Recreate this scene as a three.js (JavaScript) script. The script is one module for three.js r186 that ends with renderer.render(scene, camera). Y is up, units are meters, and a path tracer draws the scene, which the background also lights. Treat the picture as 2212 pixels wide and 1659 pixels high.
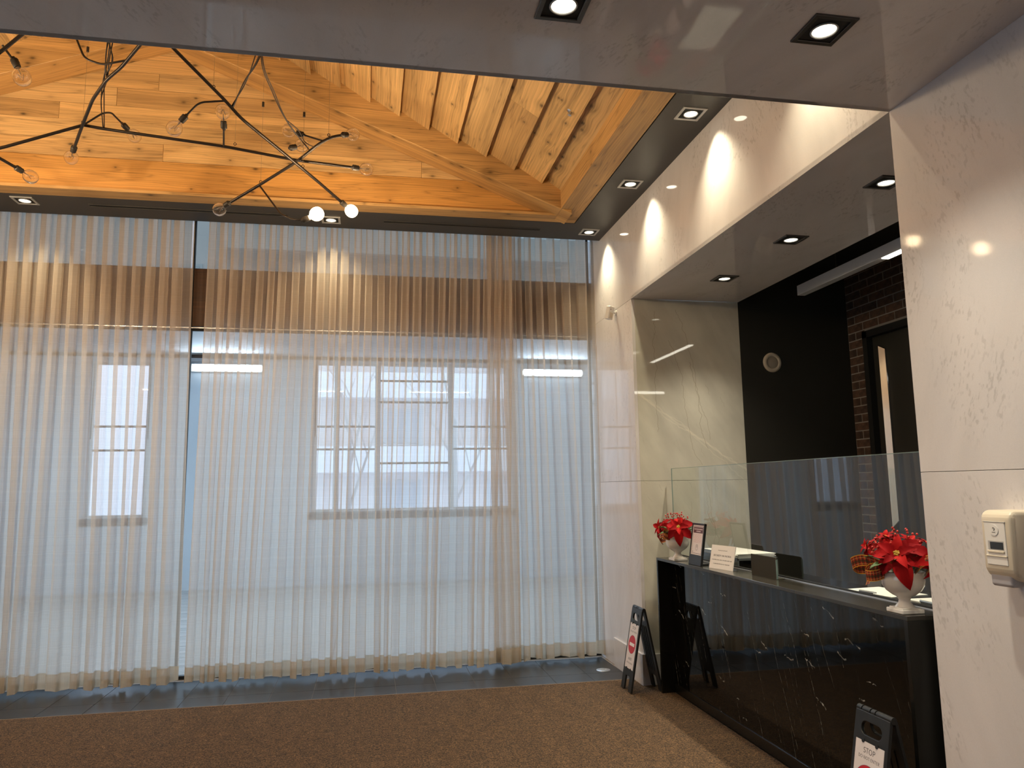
import * as THREE from 'three';
import { mergeGeometries as mergeRaw, toCreasedNormals } from 'three/addons/utils/BufferGeometryUtils.js';
import { RoundedBoxGeometry } from 'three/addons/geometries/RoundedBoxGeometry.js';
import { RectAreaLightUniformsLib } from 'three/addons/lights/RectAreaLightUniformsLib.js';
RectAreaLightUniformsLib.init();

// ---------------------------------------------------------------- camera, sky, exposure
const scene = new THREE.Scene();
const camera = new THREE.PerspectiveCamera(54.11, 2212 / 1659, 0.05, 200);
camera.rotation.order = 'YXZ';
camera.rotation.set(0.1364, -0.1896, -0.0143);
camera.position.set(-2.2777, 1.65, 7.0648);
const renderer = new THREE.WebGLRenderer({ antialias: true });
renderer.toneMapping = THREE.LinearToneMapping;
renderer.toneMappingExposure = 1.0;
renderer.shadowMap.enabled = true;
const SKY = { zenith: [0.66, 0.93, 1.25], horizon: [0.74, 0.98, 1.25], strength: 2.2 };   // even overcast
const LAMP = {
  soffit: 9.5, niche: 10.5, charcoal: 6, curtain: 7, bulb: 2.3, bulbFar: 6.6, tube: 100, ceilingTube: 190, pendant: 1.2,
  warm: [1, 0.895, 0.70], wall: [1, 0.87, 0.58], bulbColor: [1, 0.74, 0.45], cool: [0.63, 0.82, 1.0],
};
{
  const W = 64, H = 32, d = new Float32Array(W * H * 4);
  for (let y = 0; y < H; y++) for (let x = 0; x < W; x++) {
    const t = Math.max(0, (y + 0.5) / H * 2 - 1), o = (y * W + x) * 4;
    for (let c = 0; c < 3; c++) d[o + c] = SKY.horizon[c] + (SKY.zenith[c] - SKY.horizon[c]) * t;
    d[o + 3] = 1;
  }
  const t = new THREE.DataTexture(d, W, H, THREE.RGBAFormat, THREE.FloatType);
  t.mapping = THREE.EquirectangularReflectionMapping; t.magFilter = THREE.LinearFilter; t.needsUpdate = true;
  scene.background = t; scene.backgroundIntensity = SKY.strength;
}

// ---------------------------------------------------------------- measures (metres)
const HC = 4.116, HS = 3.294, Z1 = 4.264, Z2 = 0.86, XD = 1.0245;   // charcoal ceiling, marble soffit, pier, niche side, niche depth
const XL = -8.0, ZB = 11.0, ZV = -6.8, XB = 2.124;                    // left wall, back wall, hall's far wall, brick wall

// ---------------------------------------------------------------- random numbers and noise
const rng = (s) => () => { s = (s + 0x6d2b79f5) | 0; let t = Math.imul(s ^ (s >>> 15), 1 | s); t = (t + Math.imul(t ^ (t >>> 7), 61 | t)) ^ t; return ((t ^ (t >>> 14)) >>> 0) / 4294967296; };
const R = rng(7);
const hash = (x, y, s) => { let h = (x * 374761393 + y * 668265263 + s * 1442695041) | 0; h = Math.imul(h ^ (h >>> 13), 1274126177); return ((h ^ (h >>> 16)) >>> 0) / 4294967296; };
const noise = (x, y, s = 0) => {
  const ix = Math.floor(x), iy = Math.floor(y), fx = x - ix, fy = y - iy, u = fx * fx * (3 - 2 * fx), v = fy * fy * (3 - 2 * fy);
  const a = hash(ix, iy, s), b = hash(ix + 1, iy, s), c = hash(ix, iy + 1, s), d = hash(ix + 1, iy + 1, s);
  return a + (b - a) * u + (c - a) * v + (a - b - c + d) * u * v;
};
const fbm = (x, y, s, n = 4) => { let t = 0, a = 0.5; for (let i = 0; i < n; i++) { t += a * noise(x, y, s + i); x *= 2.03; y *= 2.03; a *= 0.5; } return t / (1 - Math.pow(0.5, n)); };
const clamp = (x) => Math.min(1, Math.max(0, x)), mix = (a, b, t) => a + (b - a) * t, smooth = (a, b, x) => { const t = clamp((x - a) / (b - a)); return t * t * (3 - 2 * t); };

// ---------------------------------------------------------------- textures (colour, grain and print only)
function dataTex(w, h, f, srgb = true) {
  const d = new Uint8Array(w * h * 4);
  for (let y = 0; y < h; y++) for (let x = 0; x < w; x++) { const c = f(x, y), o = (y * w + x) * 4; d[o] = clamp(c[0]) * 255; d[o + 1] = clamp(c[1]) * 255; d[o + 2] = clamp(c[2]) * 255; d[o + 3] = 255; }
  const t = new THREE.DataTexture(d, w, h, THREE.RGBAFormat);
  if (srgb) t.colorSpace = THREE.SRGBColorSpace;
  t.wrapS = t.wrapT = THREE.MirroredRepeatWrapping; t.magFilter = THREE.LinearFilter; t.needsUpdate = true;
  return t;
}
function canvasTex(w, h, draw) {
  const c = document.createElement('canvas'); c.width = w; c.height = h; draw(c.getContext('2d'), w, h);
  const t = new THREE.CanvasTexture(c); t.colorSpace = THREE.SRGBColorSpace; t.wrapS = t.wrapT = THREE.MirroredRepeatWrapping; return t;
}
// white marble: faint clouds and short grey flecks that run one way; 1 uv unit = 2 m
const marbleMap = dataTex(1024, 1024, (x, y) => {
  const u = x / 512, v = y / 512, a = 0.32, p = u * Math.cos(a) + v * Math.sin(a), q = -u * Math.sin(a) + v * Math.cos(a);
  const cloud = fbm(u * 1.6, v * 1.6, 3, 4), streak = fbm(p * 10, q * 2.2, 11, 4);
  const fl = smooth(0.57, 0.74, fbm(p * 105, q * 42, 23, 3)) * smooth(0.46, 0.74, fbm(p * 6, q * 3, 41, 3));
  const g = 0.865 + (cloud - 0.5) * 0.05 - (streak - 0.5) * 0.06 - fl * 0.075 + (hash(x, y, 5) - 0.5) * 0.02;
  return [g, g * 0.982, g * 0.985];
});
// honed side slab: warmer, a pale band and dark crackle veins; drawn on its own 1.02 x 3.29 m slab
const sideMarbleMap = canvasTex(512, 1648, (g, w, h) => {
  const id = g.createImageData(w, h);
  for (let y = 0; y < h; y++) for (let x = 0; x < w; x++) {
    const u = x / 500, v = y / 500, n = fbm(u * 2 + v, v * 2 - u, 61, 5), s = fbm((u - v * 0.6) * 9, (v + u * 0.6) * 2.4, 67, 4), c = 0.80 + (n - 0.5) * 0.14 + (s - 0.5) * 0.1, o = (y * w + x) * 4;
    id.data[o] = clamp(c) * 255; id.data[o + 1] = clamp(c * 0.985) * 255; id.data[o + 2] = clamp(c * 0.92) * 255; id.data[o + 3] = 255;
  }
  g.putImageData(id, 0, 0);
  const r = rng(19);
  const vein = (x, y, dx, dy, n, col, lw) => { g.strokeStyle = col; g.lineWidth = lw; g.beginPath(); g.moveTo(x, y); for (let i = 0; i < n; i++) { x += dx + (r() - 0.5) * 9; y += dy + (r() - 0.5) * 9; g.lineTo(x, y); } g.stroke(); };
  for (const k of [0, 5, 11]) vein(-10, 400 + k * 2, 10, 7.2, 56, 'rgba(232,226,210,0.35)', 7 - k * 0.3);
  for (let i = 0; i < 7; i++) vein(70 + r() * 330, r() * 900, 0.5 + (r() - 0.5) * 3, 8, 40 + r() * 50, 'rgba(92,78,48,' + (0.25 + r() * 0.3) + ')', 1.1);
  for (let i = 0; i < 60; i++) vein(r() * w, r() * h, 3, 5, 3 + r() * 8, 'rgba(100,90,66,' + r() * 0.35 + ')', 0.9);
});
// black marble with thin white veins that lean one way; the panel is 2.9 x 1.03 m
const blackMarbleMap = canvasTex(2048, 736, (g, w, h) => {
  g.fillStyle = '#090908'; g.fillRect(0, 0, w, h);
  const r = rng(83);
  for (let i = 0; i < 4200; i++) { g.fillStyle = 'rgba(60,58,50,' + r() * 0.16 + ')'; g.fillRect(r() * w, r() * h, 1 + r() * 2, 1 + r() * 2); }
  for (let i = 0; i < 120; i++) {
    let x = r() * w * 1.1 - 120, y = r() * h * 1.1 - 90, a = 0.10 + 0.62 * r() * r(); const n = 8 + r() * 40, lean = 2.6 + r() * 1.8;
    for (let k = 0; k < n; k++) {
      const x2 = x + lean + (r() - 0.5) * 3.4, y2 = y + 11 + (r() - 0.5) * 5;
      if (r() > 0.18) { g.strokeStyle = 'rgba(205,205,196,' + a * (0.45 + 0.55 * r()) + ')'; g.lineWidth = 1.6 + r() * 2.6; g.beginPath(); g.moveTo(x, y); g.lineTo(x2, y2); g.stroke(); }
      x = x2; y = y2;
    }
  }
  for (let i = 0; i < 34; i++) {       // broken white clusters
    let x = r() * w, y = r() * h;
    for (let k = 0; k < 4 + r() * 6; k++) { const x2 = x + 4 + r() * 9, y2 = y + (r() - 0.35) * 13; g.strokeStyle = 'rgba(222,222,214,' + (0.3 + 0.5 * r()) + ')'; g.lineWidth = 2 + r() * 5.5; if (r() > 0.25) { g.beginPath(); g.moveTo(x, y); g.lineTo(x2, y2); g.stroke(); } x = x2; y = y2; }
  }
});
// fir: u along the grain (1 unit = 4 m), v across (1 unit = 0.8 m)
const woodKnots = (() => { const r = rng(5), k = []; for (let i = 0; i < 30; i++) k.push([r() * 4, r() * 0.8, 0.010 + r() * 0.016, 0.5 + r() * 0.5]); return k; })();
const woodMap = dataTex(2048, 512, (x, y) => {
  const u = x / 512, v = y / 640;
  let bend = 0, dark = 0;
  for (const k of woodKnots) {
    const du = u - k[0], dv = v - k[1]; if (Math.abs(du) > 0.35 || Math.abs(dv) > 0.12) continue;
    const s = du * du / (k[2] * k[2] * 9) + dv * dv / (k[2] * k[2] * 6);
    bend += Math.sign(dv) * k[2] * 0.7 * Math.exp(-s * 0.6);
    const d2 = du * du / (k[2] * k[2] * 1.6) + dv * dv / (k[2] * k[2] * 0.5); dark += k[3] * Math.exp(-d2 * 2.2) + 0.22 * Math.exp(-s * 1.1);
  }
  const w = v - bend + (fbm(u * 0.9, v * 5, 9, 3) - 0.5) * 0.05;
  const ring = 0.5 + 0.5 * Math.sin(w * 300 + 9 * noise(u * 0.6, w * 14, 15)), fine = fbm(u * 5, w * 330, 29, 3), wide = fbm(u * 0.8, w * 16, 33, 4), check = Math.pow(1 - Math.abs(2 * fbm(u * 1.1, w * 26, 51, 4) - 1), 22);
  const t = 0.91 + (fine - 0.5) * 0.14 - ring * 0.05 + (wide - 0.5) * 0.26 - clamp(dark) * 0.45 - check * 0.16;
  return [clamp(0.95 * t), clamp(0.79 * t * (0.97 + 0.03 * t)), clamp(0.555 * t * (0.9 + 0.1 * t))];
});
const woodBump = (() => { const t = dataTex(512, 512, (x, y) => { const f = fbm(x / 80, y / 2.2, 71, 3); return [f, f, f]; }, false); return t; })();
const carpetMap = dataTex(1024, 1024, (x, y) => {
  const n = hash(x, y, 3), m = noise(x / 3.6, y / 3.6, 8), e = noise(x / 7.5, y / 7.5, 9), b = fbm(x / 60, y / 60, 12, 4), t = 0.50 + (n - 0.5) * 0.3 + (m - 0.5) * 0.62 + (e - 0.5) * 0.26 + (b - 0.5) * 0.1;
  return [0.60 * t + 0.02, 0.465 * t + 0.012, 0.325 * t + 0.004];
});
const carpetBump = dataTex(512, 512, (x, y) => { const n = noise(x / 2.1, y / 2.1, 77) * 0.6 + hash(x, y, 78) * 0.4; return [n, n, n]; }, false);
const tileMap = dataTex(512, 512, (x, y) => { const n = fbm(x / 90, y / 90, 91, 5), f = hash(x, y, 92), g = 0.185 + (n - 0.5) * 0.05 + (f - 0.5) * 0.03; return [g * 1.0, g, g * 1.03]; });
const hallFloorMap = dataTex(512, 512, (x, y) => { const n = fbm(x / 120, y / 9, 95, 4), g = 0.62 + (n - 0.5) * 0.2; return [g, g * 0.98, g * 0.95]; });
const brickMap = dataTex(256, 256, (x, y) => { const n = fbm(x / 24, y / 24, 101, 5), f = hash(x, y, 103), g = 0.42 + (n - 0.5) * 0.28 + (f - 0.5) * 0.1; return [g, g * 0.80, g * 0.68]; });
const clothMap = dataTex(512, 512, (x, y) => { const f = 0.93 + (hash(x, 0, 111) - 0.5) * 0.05 + (hash(0, y, 113) - 0.5) * 0.05 + (hash(x, y, 115) - 0.5) * 0.05; return [f, f * 0.985, f * 0.96]; });

// ---------------------------------------------------------------- materials
const std = (o) => new THREE.MeshStandardMaterial(o), phy = (o) => new THREE.MeshPhysicalMaterial(o);
const rgb = (r, g, b) => new THREE.Color().setRGB(r, g, b);
const M = {
  marble: std({ map: marbleMap, roughness: 0.035 }),
  marbleSide: std({ map: sideMarbleMap, roughness: 0.025 }),
  marbleBlack: phy({ map: blackMarbleMap, roughness: 0.03, specularIntensity: 0.75 }),
  blackStone: std({ color: rgb(0.008, 0.008, 0.007), roughness: 0.2 }),
  ledgeStone: std({ color: rgb(0.036, 0.033, 0.027), roughness: 0.14 }),
  matteBlack: std({ color: rgb(0.006, 0.006, 0.006), roughness: 0.75 }),
  joint: std({ color: rgb(0.25, 0.24, 0.23), roughness: 0.9 }),
  charcoal: std({ color: rgb(0.050, 0.047, 0.043), roughness: 0.48 }),
  fir: [0, 1, 2].map((i) => std({ map: woodMap, bumpMap: woodBump, bumpScale: 0.0006, color: [rgb(0.92, 0.90, 0.86), rgb(0.82, 0.76, 0.68), rgb(1, 0.95, 0.86)][i], roughness: 0.55 })),
  firDark: std({ map: woodMap, bumpMap: woodBump, bumpScale: 0.0006, color: rgb(0.86, 0.66, 0.38), roughness: 0.5 }),
  firBeam: std({ map: woodMap, bumpMap: woodBump, bumpScale: 0.0006, color: rgb(0.82, 0.72, 0.58), roughness: 0.5 }),
  carpet: std({ map: carpetMap, bumpMap: carpetBump, bumpScale: 0.004, roughness: 1 }),
  carpetEdge: std({ color: rgb(0.30, 0.22, 0.15), roughness: 1 }),
  tile: phy({ map: tileMap, roughness: 0.28, specularIntensity: 0.35 }),
  grout: std({ color: rgb(0.30, 0.26, 0.23), roughness: 0.9 }),
  hallFloor: std({ map: hallFloorMap, roughness: 0.22 }),
  hallWall: std({ color: rgb(0.55, 0.63, 0.70), roughness: 0.7 }),
  hallCeiling: std({ color: rgb(0.48, 0.50, 0.52), roughness: 0.8 }),
  roomWall: std({ color: rgb(0.30, 0.28, 0.27), roughness: 0.8 }),
  walnut: std({ map: woodMap, color: rgb(0.11, 0.066, 0.042), roughness: 0.5 }),
  officeBlack: std({ color: rgb(0.018, 0.017, 0.013), roughness: 0.55 }),
  officeFloor: std({ color: rgb(0.08, 0.075, 0.07), roughness: 0.7 }),
  brick: [0, 1, 2].map((i) => std({ map: brickMap, color: rgb(...[[0.52, 0.47, 0.42], [0.42, 0.39, 0.37], [0.58, 0.50, 0.44]][i]), roughness: 0.9 })),
  mortar: std({ color: rgb(0.25, 0.23, 0.205), roughness: 1 }),
  blackSteel: std({ color: rgb(0.02, 0.02, 0.02), roughness: 0.4, metalness: 0.3 }),
  chrome: std({ color: rgb(0.86, 0.86, 0.87), roughness: 0.05, metalness: 1 }),
  steel: std({ color: rgb(0.62, 0.63, 0.65), roughness: 0.3, metalness: 1 }),
  bronze: std({ color: rgb(0.045, 0.036, 0.03), roughness: 0.34, metalness: 0.75 }),
  socket: std({ color: rgb(0.035, 0.028, 0.022), roughness: 0.5, metalness: 0.3 }),
  cord: std({ color: rgb(0.03, 0.02, 0.015), roughness: 0.6 }),
  wire: std({ color: rgb(0.45, 0.38, 0.28), roughness: 0.35, metalness: 0.9 }),
  bulb: phy({ color: 0xffffff, roughness: 0.0, transmission: 1, thickness: 0.002, ior: 1.5 }),
  filament: std({ color: rgb(0.55, 0.45, 0.35), roughness: 0.4, metalness: 0.6 }),
  bulbLit: std({ color: rgb(0.9, 0.8, 0.6), emissive: rgb(1, 0.78, 0.46), emissiveIntensity: 9, roughness: 0.4 }),
  lens: std({ color: rgb(0.9, 0.9, 0.88), emissive: rgb(1, 0.93, 0.74), emissiveIntensity: 7, roughness: 0.4 }),
  trimSilver: std({ color: rgb(0.55, 0.55, 0.54), roughness: 0.35, metalness: 0.4 }),
  trimDark: std({ color: rgb(0.09, 0.085, 0.08), roughness: 0.3, metalness: 0.5 }),
  tubeLens: std({ color: rgb(0.9, 0.95, 1), emissive: rgb(0.78, 0.93, 1), emissiveIntensity: 7, roughness: 0.4 }),
  barLens: std({ color: rgb(0.9, 0.9, 0.85), emissive: rgb(1, 0.94, 0.78), emissiveIntensity: 14, roughness: 0.4 }),
  alu: std({ color: rgb(0.72, 0.75, 0.80), roughness: 0.35, metalness: 0.35 }),
  whitePlastic: std({ color: rgb(0.74, 0.66, 0.53), roughness: 0.35 }),
  nozzle: std({ color: rgb(0.42, 0.40, 0.43), roughness: 0.35 }),
  sensorPlastic: std({ color: rgb(0.82, 0.80, 0.77), roughness: 0.45 }),
  darkGlass: std({ color: rgb(0.03, 0.035, 0.04), roughness: 0.08 }),
  speaker: std({ color: rgb(0.52, 0.47, 0.38), roughness: 0.6 }),
  speakerGrille: std({ color: rgb(0.34, 0.30, 0.24), roughness: 0.7 }),
  sheer: phy({ map: clothMap, color: rgb(0.92, 0.81, 0.71), roughness: 1, transmission: 0.68, thickness: 0, transparent: true, opacity: 0.5, side: THREE.DoubleSide, specularIntensity: 0.2 }),
  hem: phy({ map: clothMap, color: rgb(0.80, 0.70, 0.56), roughness: 1, transmission: 0.38, thickness: 0, transparent: true, opacity: 0.90, side: THREE.DoubleSide, specularIntensity: 0.2 }),
  glass: phy({ color: 0xffffff, roughness: 0.0, transmission: 1, thickness: 0, ior: 1.5 }),
  tintGlass: phy({ color: rgb(0.22, 0.22, 0.195), roughness: 0.0, transmission: 1, thickness: 0, ior: 1.5 }),
  screenGlass: phy({ color: rgb(0.90, 0.95, 0.93), roughness: 0.0, transmission: 1, thickness: 0, ior: 1.8 }),
  glassEdge: std({ color: rgb(0.25, 0.36, 0.34), roughness: 0.1 }),
  whiteFrame: std({ color: rgb(0.62, 0.64, 0.66), roughness: 0.5 }),
  mullion: std({ color: rgb(0.16, 0.19, 0.22), roughness: 0.5 }),
  ceramic: phy({ color: rgb(0.80, 0.77, 0.72), roughness: 0.16, clearcoat: 0.6, clearcoatRoughness: 0.05 }),
  bract: [0, 1, 2].map((i) => phy({ specularIntensity: 0.25, color: rgb(...[[0.34, 0.005, 0.008], [0.24, 0.003, 0.006], [0.42, 0.009, 0.010]][i]), roughness: 0.75, side: THREE.DoubleSide })),
  leafGreen: std({ color: rgb(0.05, 0.10, 0.025), roughness: 0.7, side: THREE.DoubleSide }),
  needle: std({ color: rgb(0.07, 0.12, 0.03), roughness: 0.8 }),
  berry: std({ color: rgb(0.50, 0.04, 0.03), roughness: 0.35 }),
  stamen: std({ color: rgb(0.55, 0.38, 0.06), roughness: 0.6 }),
  twig: std({ color: rgb(0.12, 0.07, 0.04), roughness: 0.9 }),
  paper: std({ color: rgb(0.82, 0.80, 0.77), roughness: 0.8 }),
  trayGrey: std({ color: rgb(0.13, 0.14, 0.145), roughness: 0.4 }),
  acrylic: phy({ color: 0xffffff, roughness: 0.02, transmission: 1, thickness: 0, ior: 1.49 }),
  blackPlastic: std({ color: rgb(0.012, 0.013, 0.014), roughness: 0.38 }),
  holderBack: std({ color: rgb(0.03, 0.024, 0.012), roughness: 0.8 }),
  snow: std({ color: rgb(0.78, 0.82, 0.88), roughness: 0.9 }),
  facade: std({ color: rgb(0.76, 0.71, 0.70), roughness: 0.9 }),
  facadePale: std({ color: rgb(0.75, 0.75, 0.76), roughness: 0.9 }),
  facadeGlass: std({ color: rgb(0.52, 0.56, 0.60), roughness: 0.15 }),
  bark: std({ color: rgb(0.50, 0.48, 0.47), roughness: 0.95 }),
};

// ---------------------------------------------------------------- builders
const mergeGeometries = (list) => mergeRaw(list.map((g) => { const q = g.index ? g.toNonIndexed() : g; for (const k of Object.keys(q.attributes)) if (!['position', 'normal', 'uv'].includes(k)) q.deleteAttribute(k); q.clearGroups(); return q; }));
const used = new Map();
const numbered = (name) => { const n = used.get(name) ?? 0; used.set(name, n + 1); return n ? name + '_' + String(n).padStart(3, '0') : name; };
function tag(o, label, category, group, kind) { if (label) o.userData.label = label; if (category) o.userData.category = category; if (group) o.userData.group = group; if (kind) o.userData.kind = kind; return o; }
function mesh(name, geo, mat, parent = scene) { const m = new THREE.Mesh(geo, mat); m.name = parent === scene ? numbered(name) : name; m.castShadow = m.receiveShadow = true; parent.add(m); return m; }
function part(name, geo, mat, parent, label) { const n = parent.children.filter((c) => c.name.replace(/_\d{3}$/, '') === name).length; const m = mesh(n ? name + '_' + String(n).padStart(3, '0') : name, geo, mat, parent); if (label) m.userData.label = label; return m; }
function sub(name, parent) { const n = parent.children.filter((c) => c.name.replace(/_\d{3}$/, '') === name).length; const g = new THREE.Group(); g.name = n ? name + '_' + String(n).padStart(3, '0') : name; parent.add(g); return g; }
function thing(name, label, category, [x, y, z] = [0, 0, 0], turn = 0, group, kind) { const g = new THREE.Group(); g.name = numbered(name); g.position.set(x, y, z); g.rotation.y = turn; scene.add(g); return tag(g, label, category, group, kind); }
function copy(o, label, [x, y, z], turn) { const c = o.clone(); c.name = numbered(o.name.replace(/_\d{3}$/, '')); c.userData = { ...o.userData, label }; c.position.set(x, y, z); if (turn !== undefined) c.rotation.y = turn; scene.add(c); return c; }
const structure = (name, label, category) => thing(name, label, category, [0, 0, 0], 0, undefined, 'structure');
// planar uv in metres from each face's normal; 'long' turns the grain along x, y or z
function planar(g, su = 1, sv = 1, long = null, ou = 0, ov = 0) {
  if (g.index) g = g.toNonIndexed();
  const p = g.attributes.position, n = g.attributes.normal, uv = new Float32Array(p.count * 2);
  for (let i = 0; i < p.count; i++) {
    const a = [Math.abs(n.getX(i)), Math.abs(n.getY(i)), Math.abs(n.getZ(i))], q = [p.getX(i), p.getY(i), p.getZ(i)], k = a.indexOf(Math.max(...a));
    let [u, v] = k === 0 ? [2, 1] : k === 1 ? [0, 2] : [0, 1];
    if (long !== null && v === long) [u, v] = [v, u];
    if (long !== null && u !== long && v !== long) { u = (long + 1) % 3; v = (long + 2) % 3; }
    uv[i * 2] = (q[u] + ou) / su; uv[i * 2 + 1] = (q[v] + ov) / sv;
  }
  g.setAttribute('uv', new THREE.BufferAttribute(uv, 2)); return g;
}
const bx = (x0, y0, z0, x1, y1, z1) => new THREE.BoxGeometry(x1 - x0, y1 - y0, z1 - z0).translate((x0 + x1) / 2, (y0 + y1) / 2, (z0 + z1) / 2);
const rb = (x0, y0, z0, x1, y1, z1, r = 0.003, s = 1) => new RoundedBoxGeometry(x1 - x0, y1 - y0, z1 - z0, s, r).translate((x0 + x1) / 2, (y0 + y1) / 2, (z0 + z1) / 2);
const stone = (x0, y0, z0, x1, y1, z1, r = 0.0015) => planar(rb(x0, y0, z0, x1, y1, z1, r), 2, 2, null, R() * 4, R() * 4);
const timber = (g, long) => planar(g, 4, 0.8, long, R() * 8, R() * 4);
const cyl = (r0, r1, h, n = 20) => new THREE.CylinderGeometry(r0, r1, h, n);
function prism(poly, z0, z1, bevel = 0) {   // polygon in x, y carried along z
  const s = new THREE.Shape(poly.map((p) => new THREE.Vector2(...p)));
  return new THREE.ExtrudeGeometry(s, { depth: z1 - z0 - 2 * bevel, bevelEnabled: bevel > 0, bevelSize: bevel, bevelThickness: bevel, bevelOffset: -bevel, bevelSegments: 1, curveSegments: 10 }).translate(0, 0, z0 + bevel);
}
function bentPath(pts, fillet = 0.05) {
  const P = pts.map((p) => new THREE.Vector3(...p)), path = new THREE.CurvePath(); let a = P[0];
  for (let i = 1; i < P.length - 1; i++) {
    const d0 = P[i].clone().sub(P[i - 1]), d1 = P[i + 1].clone().sub(P[i]), f = Math.min(fillet, d0.length() * 0.45, d1.length() * 0.45);
    const b = P[i].clone().addScaledVector(d0.normalize(), -f), c = P[i].clone().addScaledVector(d1.normalize(), f);
    path.add(new THREE.LineCurve3(a, b)); path.add(new THREE.QuadraticBezierCurve3(b, P[i], c)); a = c;
  }
  path.add(new THREE.LineCurve3(a, P[P.length - 1])); return path;
}
const pipe = (pts, r, fillet = 0.05, n = 10) => new THREE.TubeGeometry(bentPath(pts, fillet), Math.max(6, pts.length * 10), r, n, false);
const lathe = (pts, n = 32) => new THREE.LatheGeometry(pts.map((p) => new THREE.Vector2(...p)), n);
const UPV = new THREE.Vector3(0, 1, 0);
const along = (g, from, dir) => g.applyQuaternion(new THREE.Quaternion().setFromUnitVectors(UPV, dir.clone().normalize())).translate(from.x, from.y, from.z);

// ================================================================ STRUCTURE
// floor: dark tiles between carpet and curtain, a plain slab under the rest
const floor = structure('floor', 'dark brown-grey rectangular floor tiles in a strip before the sheer curtains', 'floor');
part('floor_slab', bx(XL - 0.3, -0.2, -0.3, 3.4, -0.004, ZB + 0.3), M.grout, floor);
{
  const W = 0.335, tiles = [0, 1, 2].map(() => planar(rb(0, -0.012, 0, W - 0.003, 0, 0.597, 0.0015), 1.4, 1.4, null, R() * 2, R() * 2));
  for (let i = 0; i < 24; i++) for (const [z, k] of [[-0.262, 0], [0.338, 1]]) {
    const t = part('tile', tiles[(i * 2 + k) % 3], M.tile, floor); t.position.set(-0.018 - W * (i + 1) - (k ? 0 : 0.0), (hash(i, k, 2) - 0.5) * 0.0012, z);
  }
}
part('floor_tile_field', bx(0.0, -0.012, 0.94, 3.3, -0.002, ZB), M.officeFloor, floor);
const carpet = thing('carpet', 'brown short-pile carpet covering the floor in front of the desk and curtains', 'carpet');
part('pile', planar(prism([[XL + 0.001, 0.648], [-0.022, 0.648], [-0.022, Z2 + 0.022], [0.15, Z2 + 0.022], [0.15, Z1 - 0.001], [-0.001, Z1 - 0.001], [-0.001, ZB - 0.001], [XL + 0.001, ZB - 0.001]], 0, 0.009, 0.002).rotateX(Math.PI / 2).translate(0, 0.009, 0), 1.1, 1.1), M.carpet, carpet);
part('edge_binding', rb(XL + 0.001, 0, 0.636, -0.022, 0.008, 0.648, 0.003), M.carpetEdge, carpet, 'lighter stitched edge');

// right wall: marble slabs on a core, the niche cut out between Z2 and Z1
const wallRight = structure('wall_right', 'polished pale grey-veined marble wall with the reception niche cut into it', 'wall');
part('core', bx(0.004, 0, -0.42, XD - 0.004, HS, Z2 - 0.004), M.joint, wallRight);
part('core', bx(0.004, HS + 0.03, -0.42, 0.3, HC + 0.4, Z1 + 0.3), M.joint, wallRight);
part('core', bx(0.004, 0, Z1 + 0.004, 0.3, HC + 0.4, ZB), M.joint, wallRight);
for (const [y0, y1] of [[0, 1.6865], [1.6885, HS - 0.001]]) part('slab', stone(-0.02 + 0.02, y0, -0.4, 0.03, y1, Z2), M.marble, wallRight);
part('slab', stone(0, HS + 0.001, -0.4, 0.03, HC + 0.33, Z1 - 0.001), M.marble, wallRight);
for (const [z0, z1] of [[Z1, 5.75], [5.752, 8.2], [8.202, ZB]]) for (const [y0, y1] of [[0, 1.6865], [1.6885, HS + 0.02]]) part('slab', stone(0, y0, z0, 0.03, y1, z1), M.marble, wallRight);
part('slab', stone(0.03, 0, Z1, 0.3, HS, Z1 + 0.03), M.marble, wallRight);
for (const [y0, y1] of [[0, 1.6865], [1.6885, HS]]) {   // niche side slabs: uv over the whole 1.02 x 3.29 m face
  let g = rb(0.03, y0, Z2 - 0.03, XD, y1, Z2, 0.0015); g = g.index ? g.toNonIndexed() : g; const p = g.attributes.position, uv = new Float32Array(p.count * 2);
  for (let i = 0; i < p.count; i++) { uv[i * 2] = p.getX(i) / 1.03; uv[i * 2 + 1] = p.getY(i) / HS; }
  g.setAttribute('uv', new THREE.BufferAttribute(uv, 2)); part('slab', g, M.marbleSide, wallRight, 'warm beige crackle-veined marble slab');
}
const baseboard = structure('baseboard_right', 'low white marble baseboard at the foot of the marble wall beside the curtain', 'baseboard');
part('board', stone(-0.02, 0, 0.12, 0.0, 0.255, Z2 + 0.02), M.marble, baseboard);
part('board', stone(0.0, 0, Z2, XD, 0.255, Z2 + 0.02), M.marble, baseboard);

// low polished marble soffit over the camera, and the niche's ceiling
const soffit = structure('ceiling', 'low polished grey marble soffit with square downlights over the entrance', 'ceiling');
part('soffit_core', bx(XL - 0.2, HS + 0.03, Z1 + 0.004, 0.0, HS + 0.3, ZB), M.joint, soffit);
for (const [x0, x1] of [[-8.1, 0]]) for (const [z0, z1] of [[Z1, 7.6], [7.602, ZB]]) part('slab', stone(x0, HS, z0, x1, HS + 0.03, z1), M.marble, soffit);
part('fascia', stone(XL, HS, Z1 - 0.001, 0, HC + 0.3, Z1 + 0.03), M.marble, soffit);
part('niche_slab', stone(0.0, HS, Z2, XD, HS + 0.03, Z1), M.marble, soffit);
part('niche_core', bx(0.02, HS + 0.03, Z2, XD, 4.4, Z1), M.officeBlack, soffit);

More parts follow.
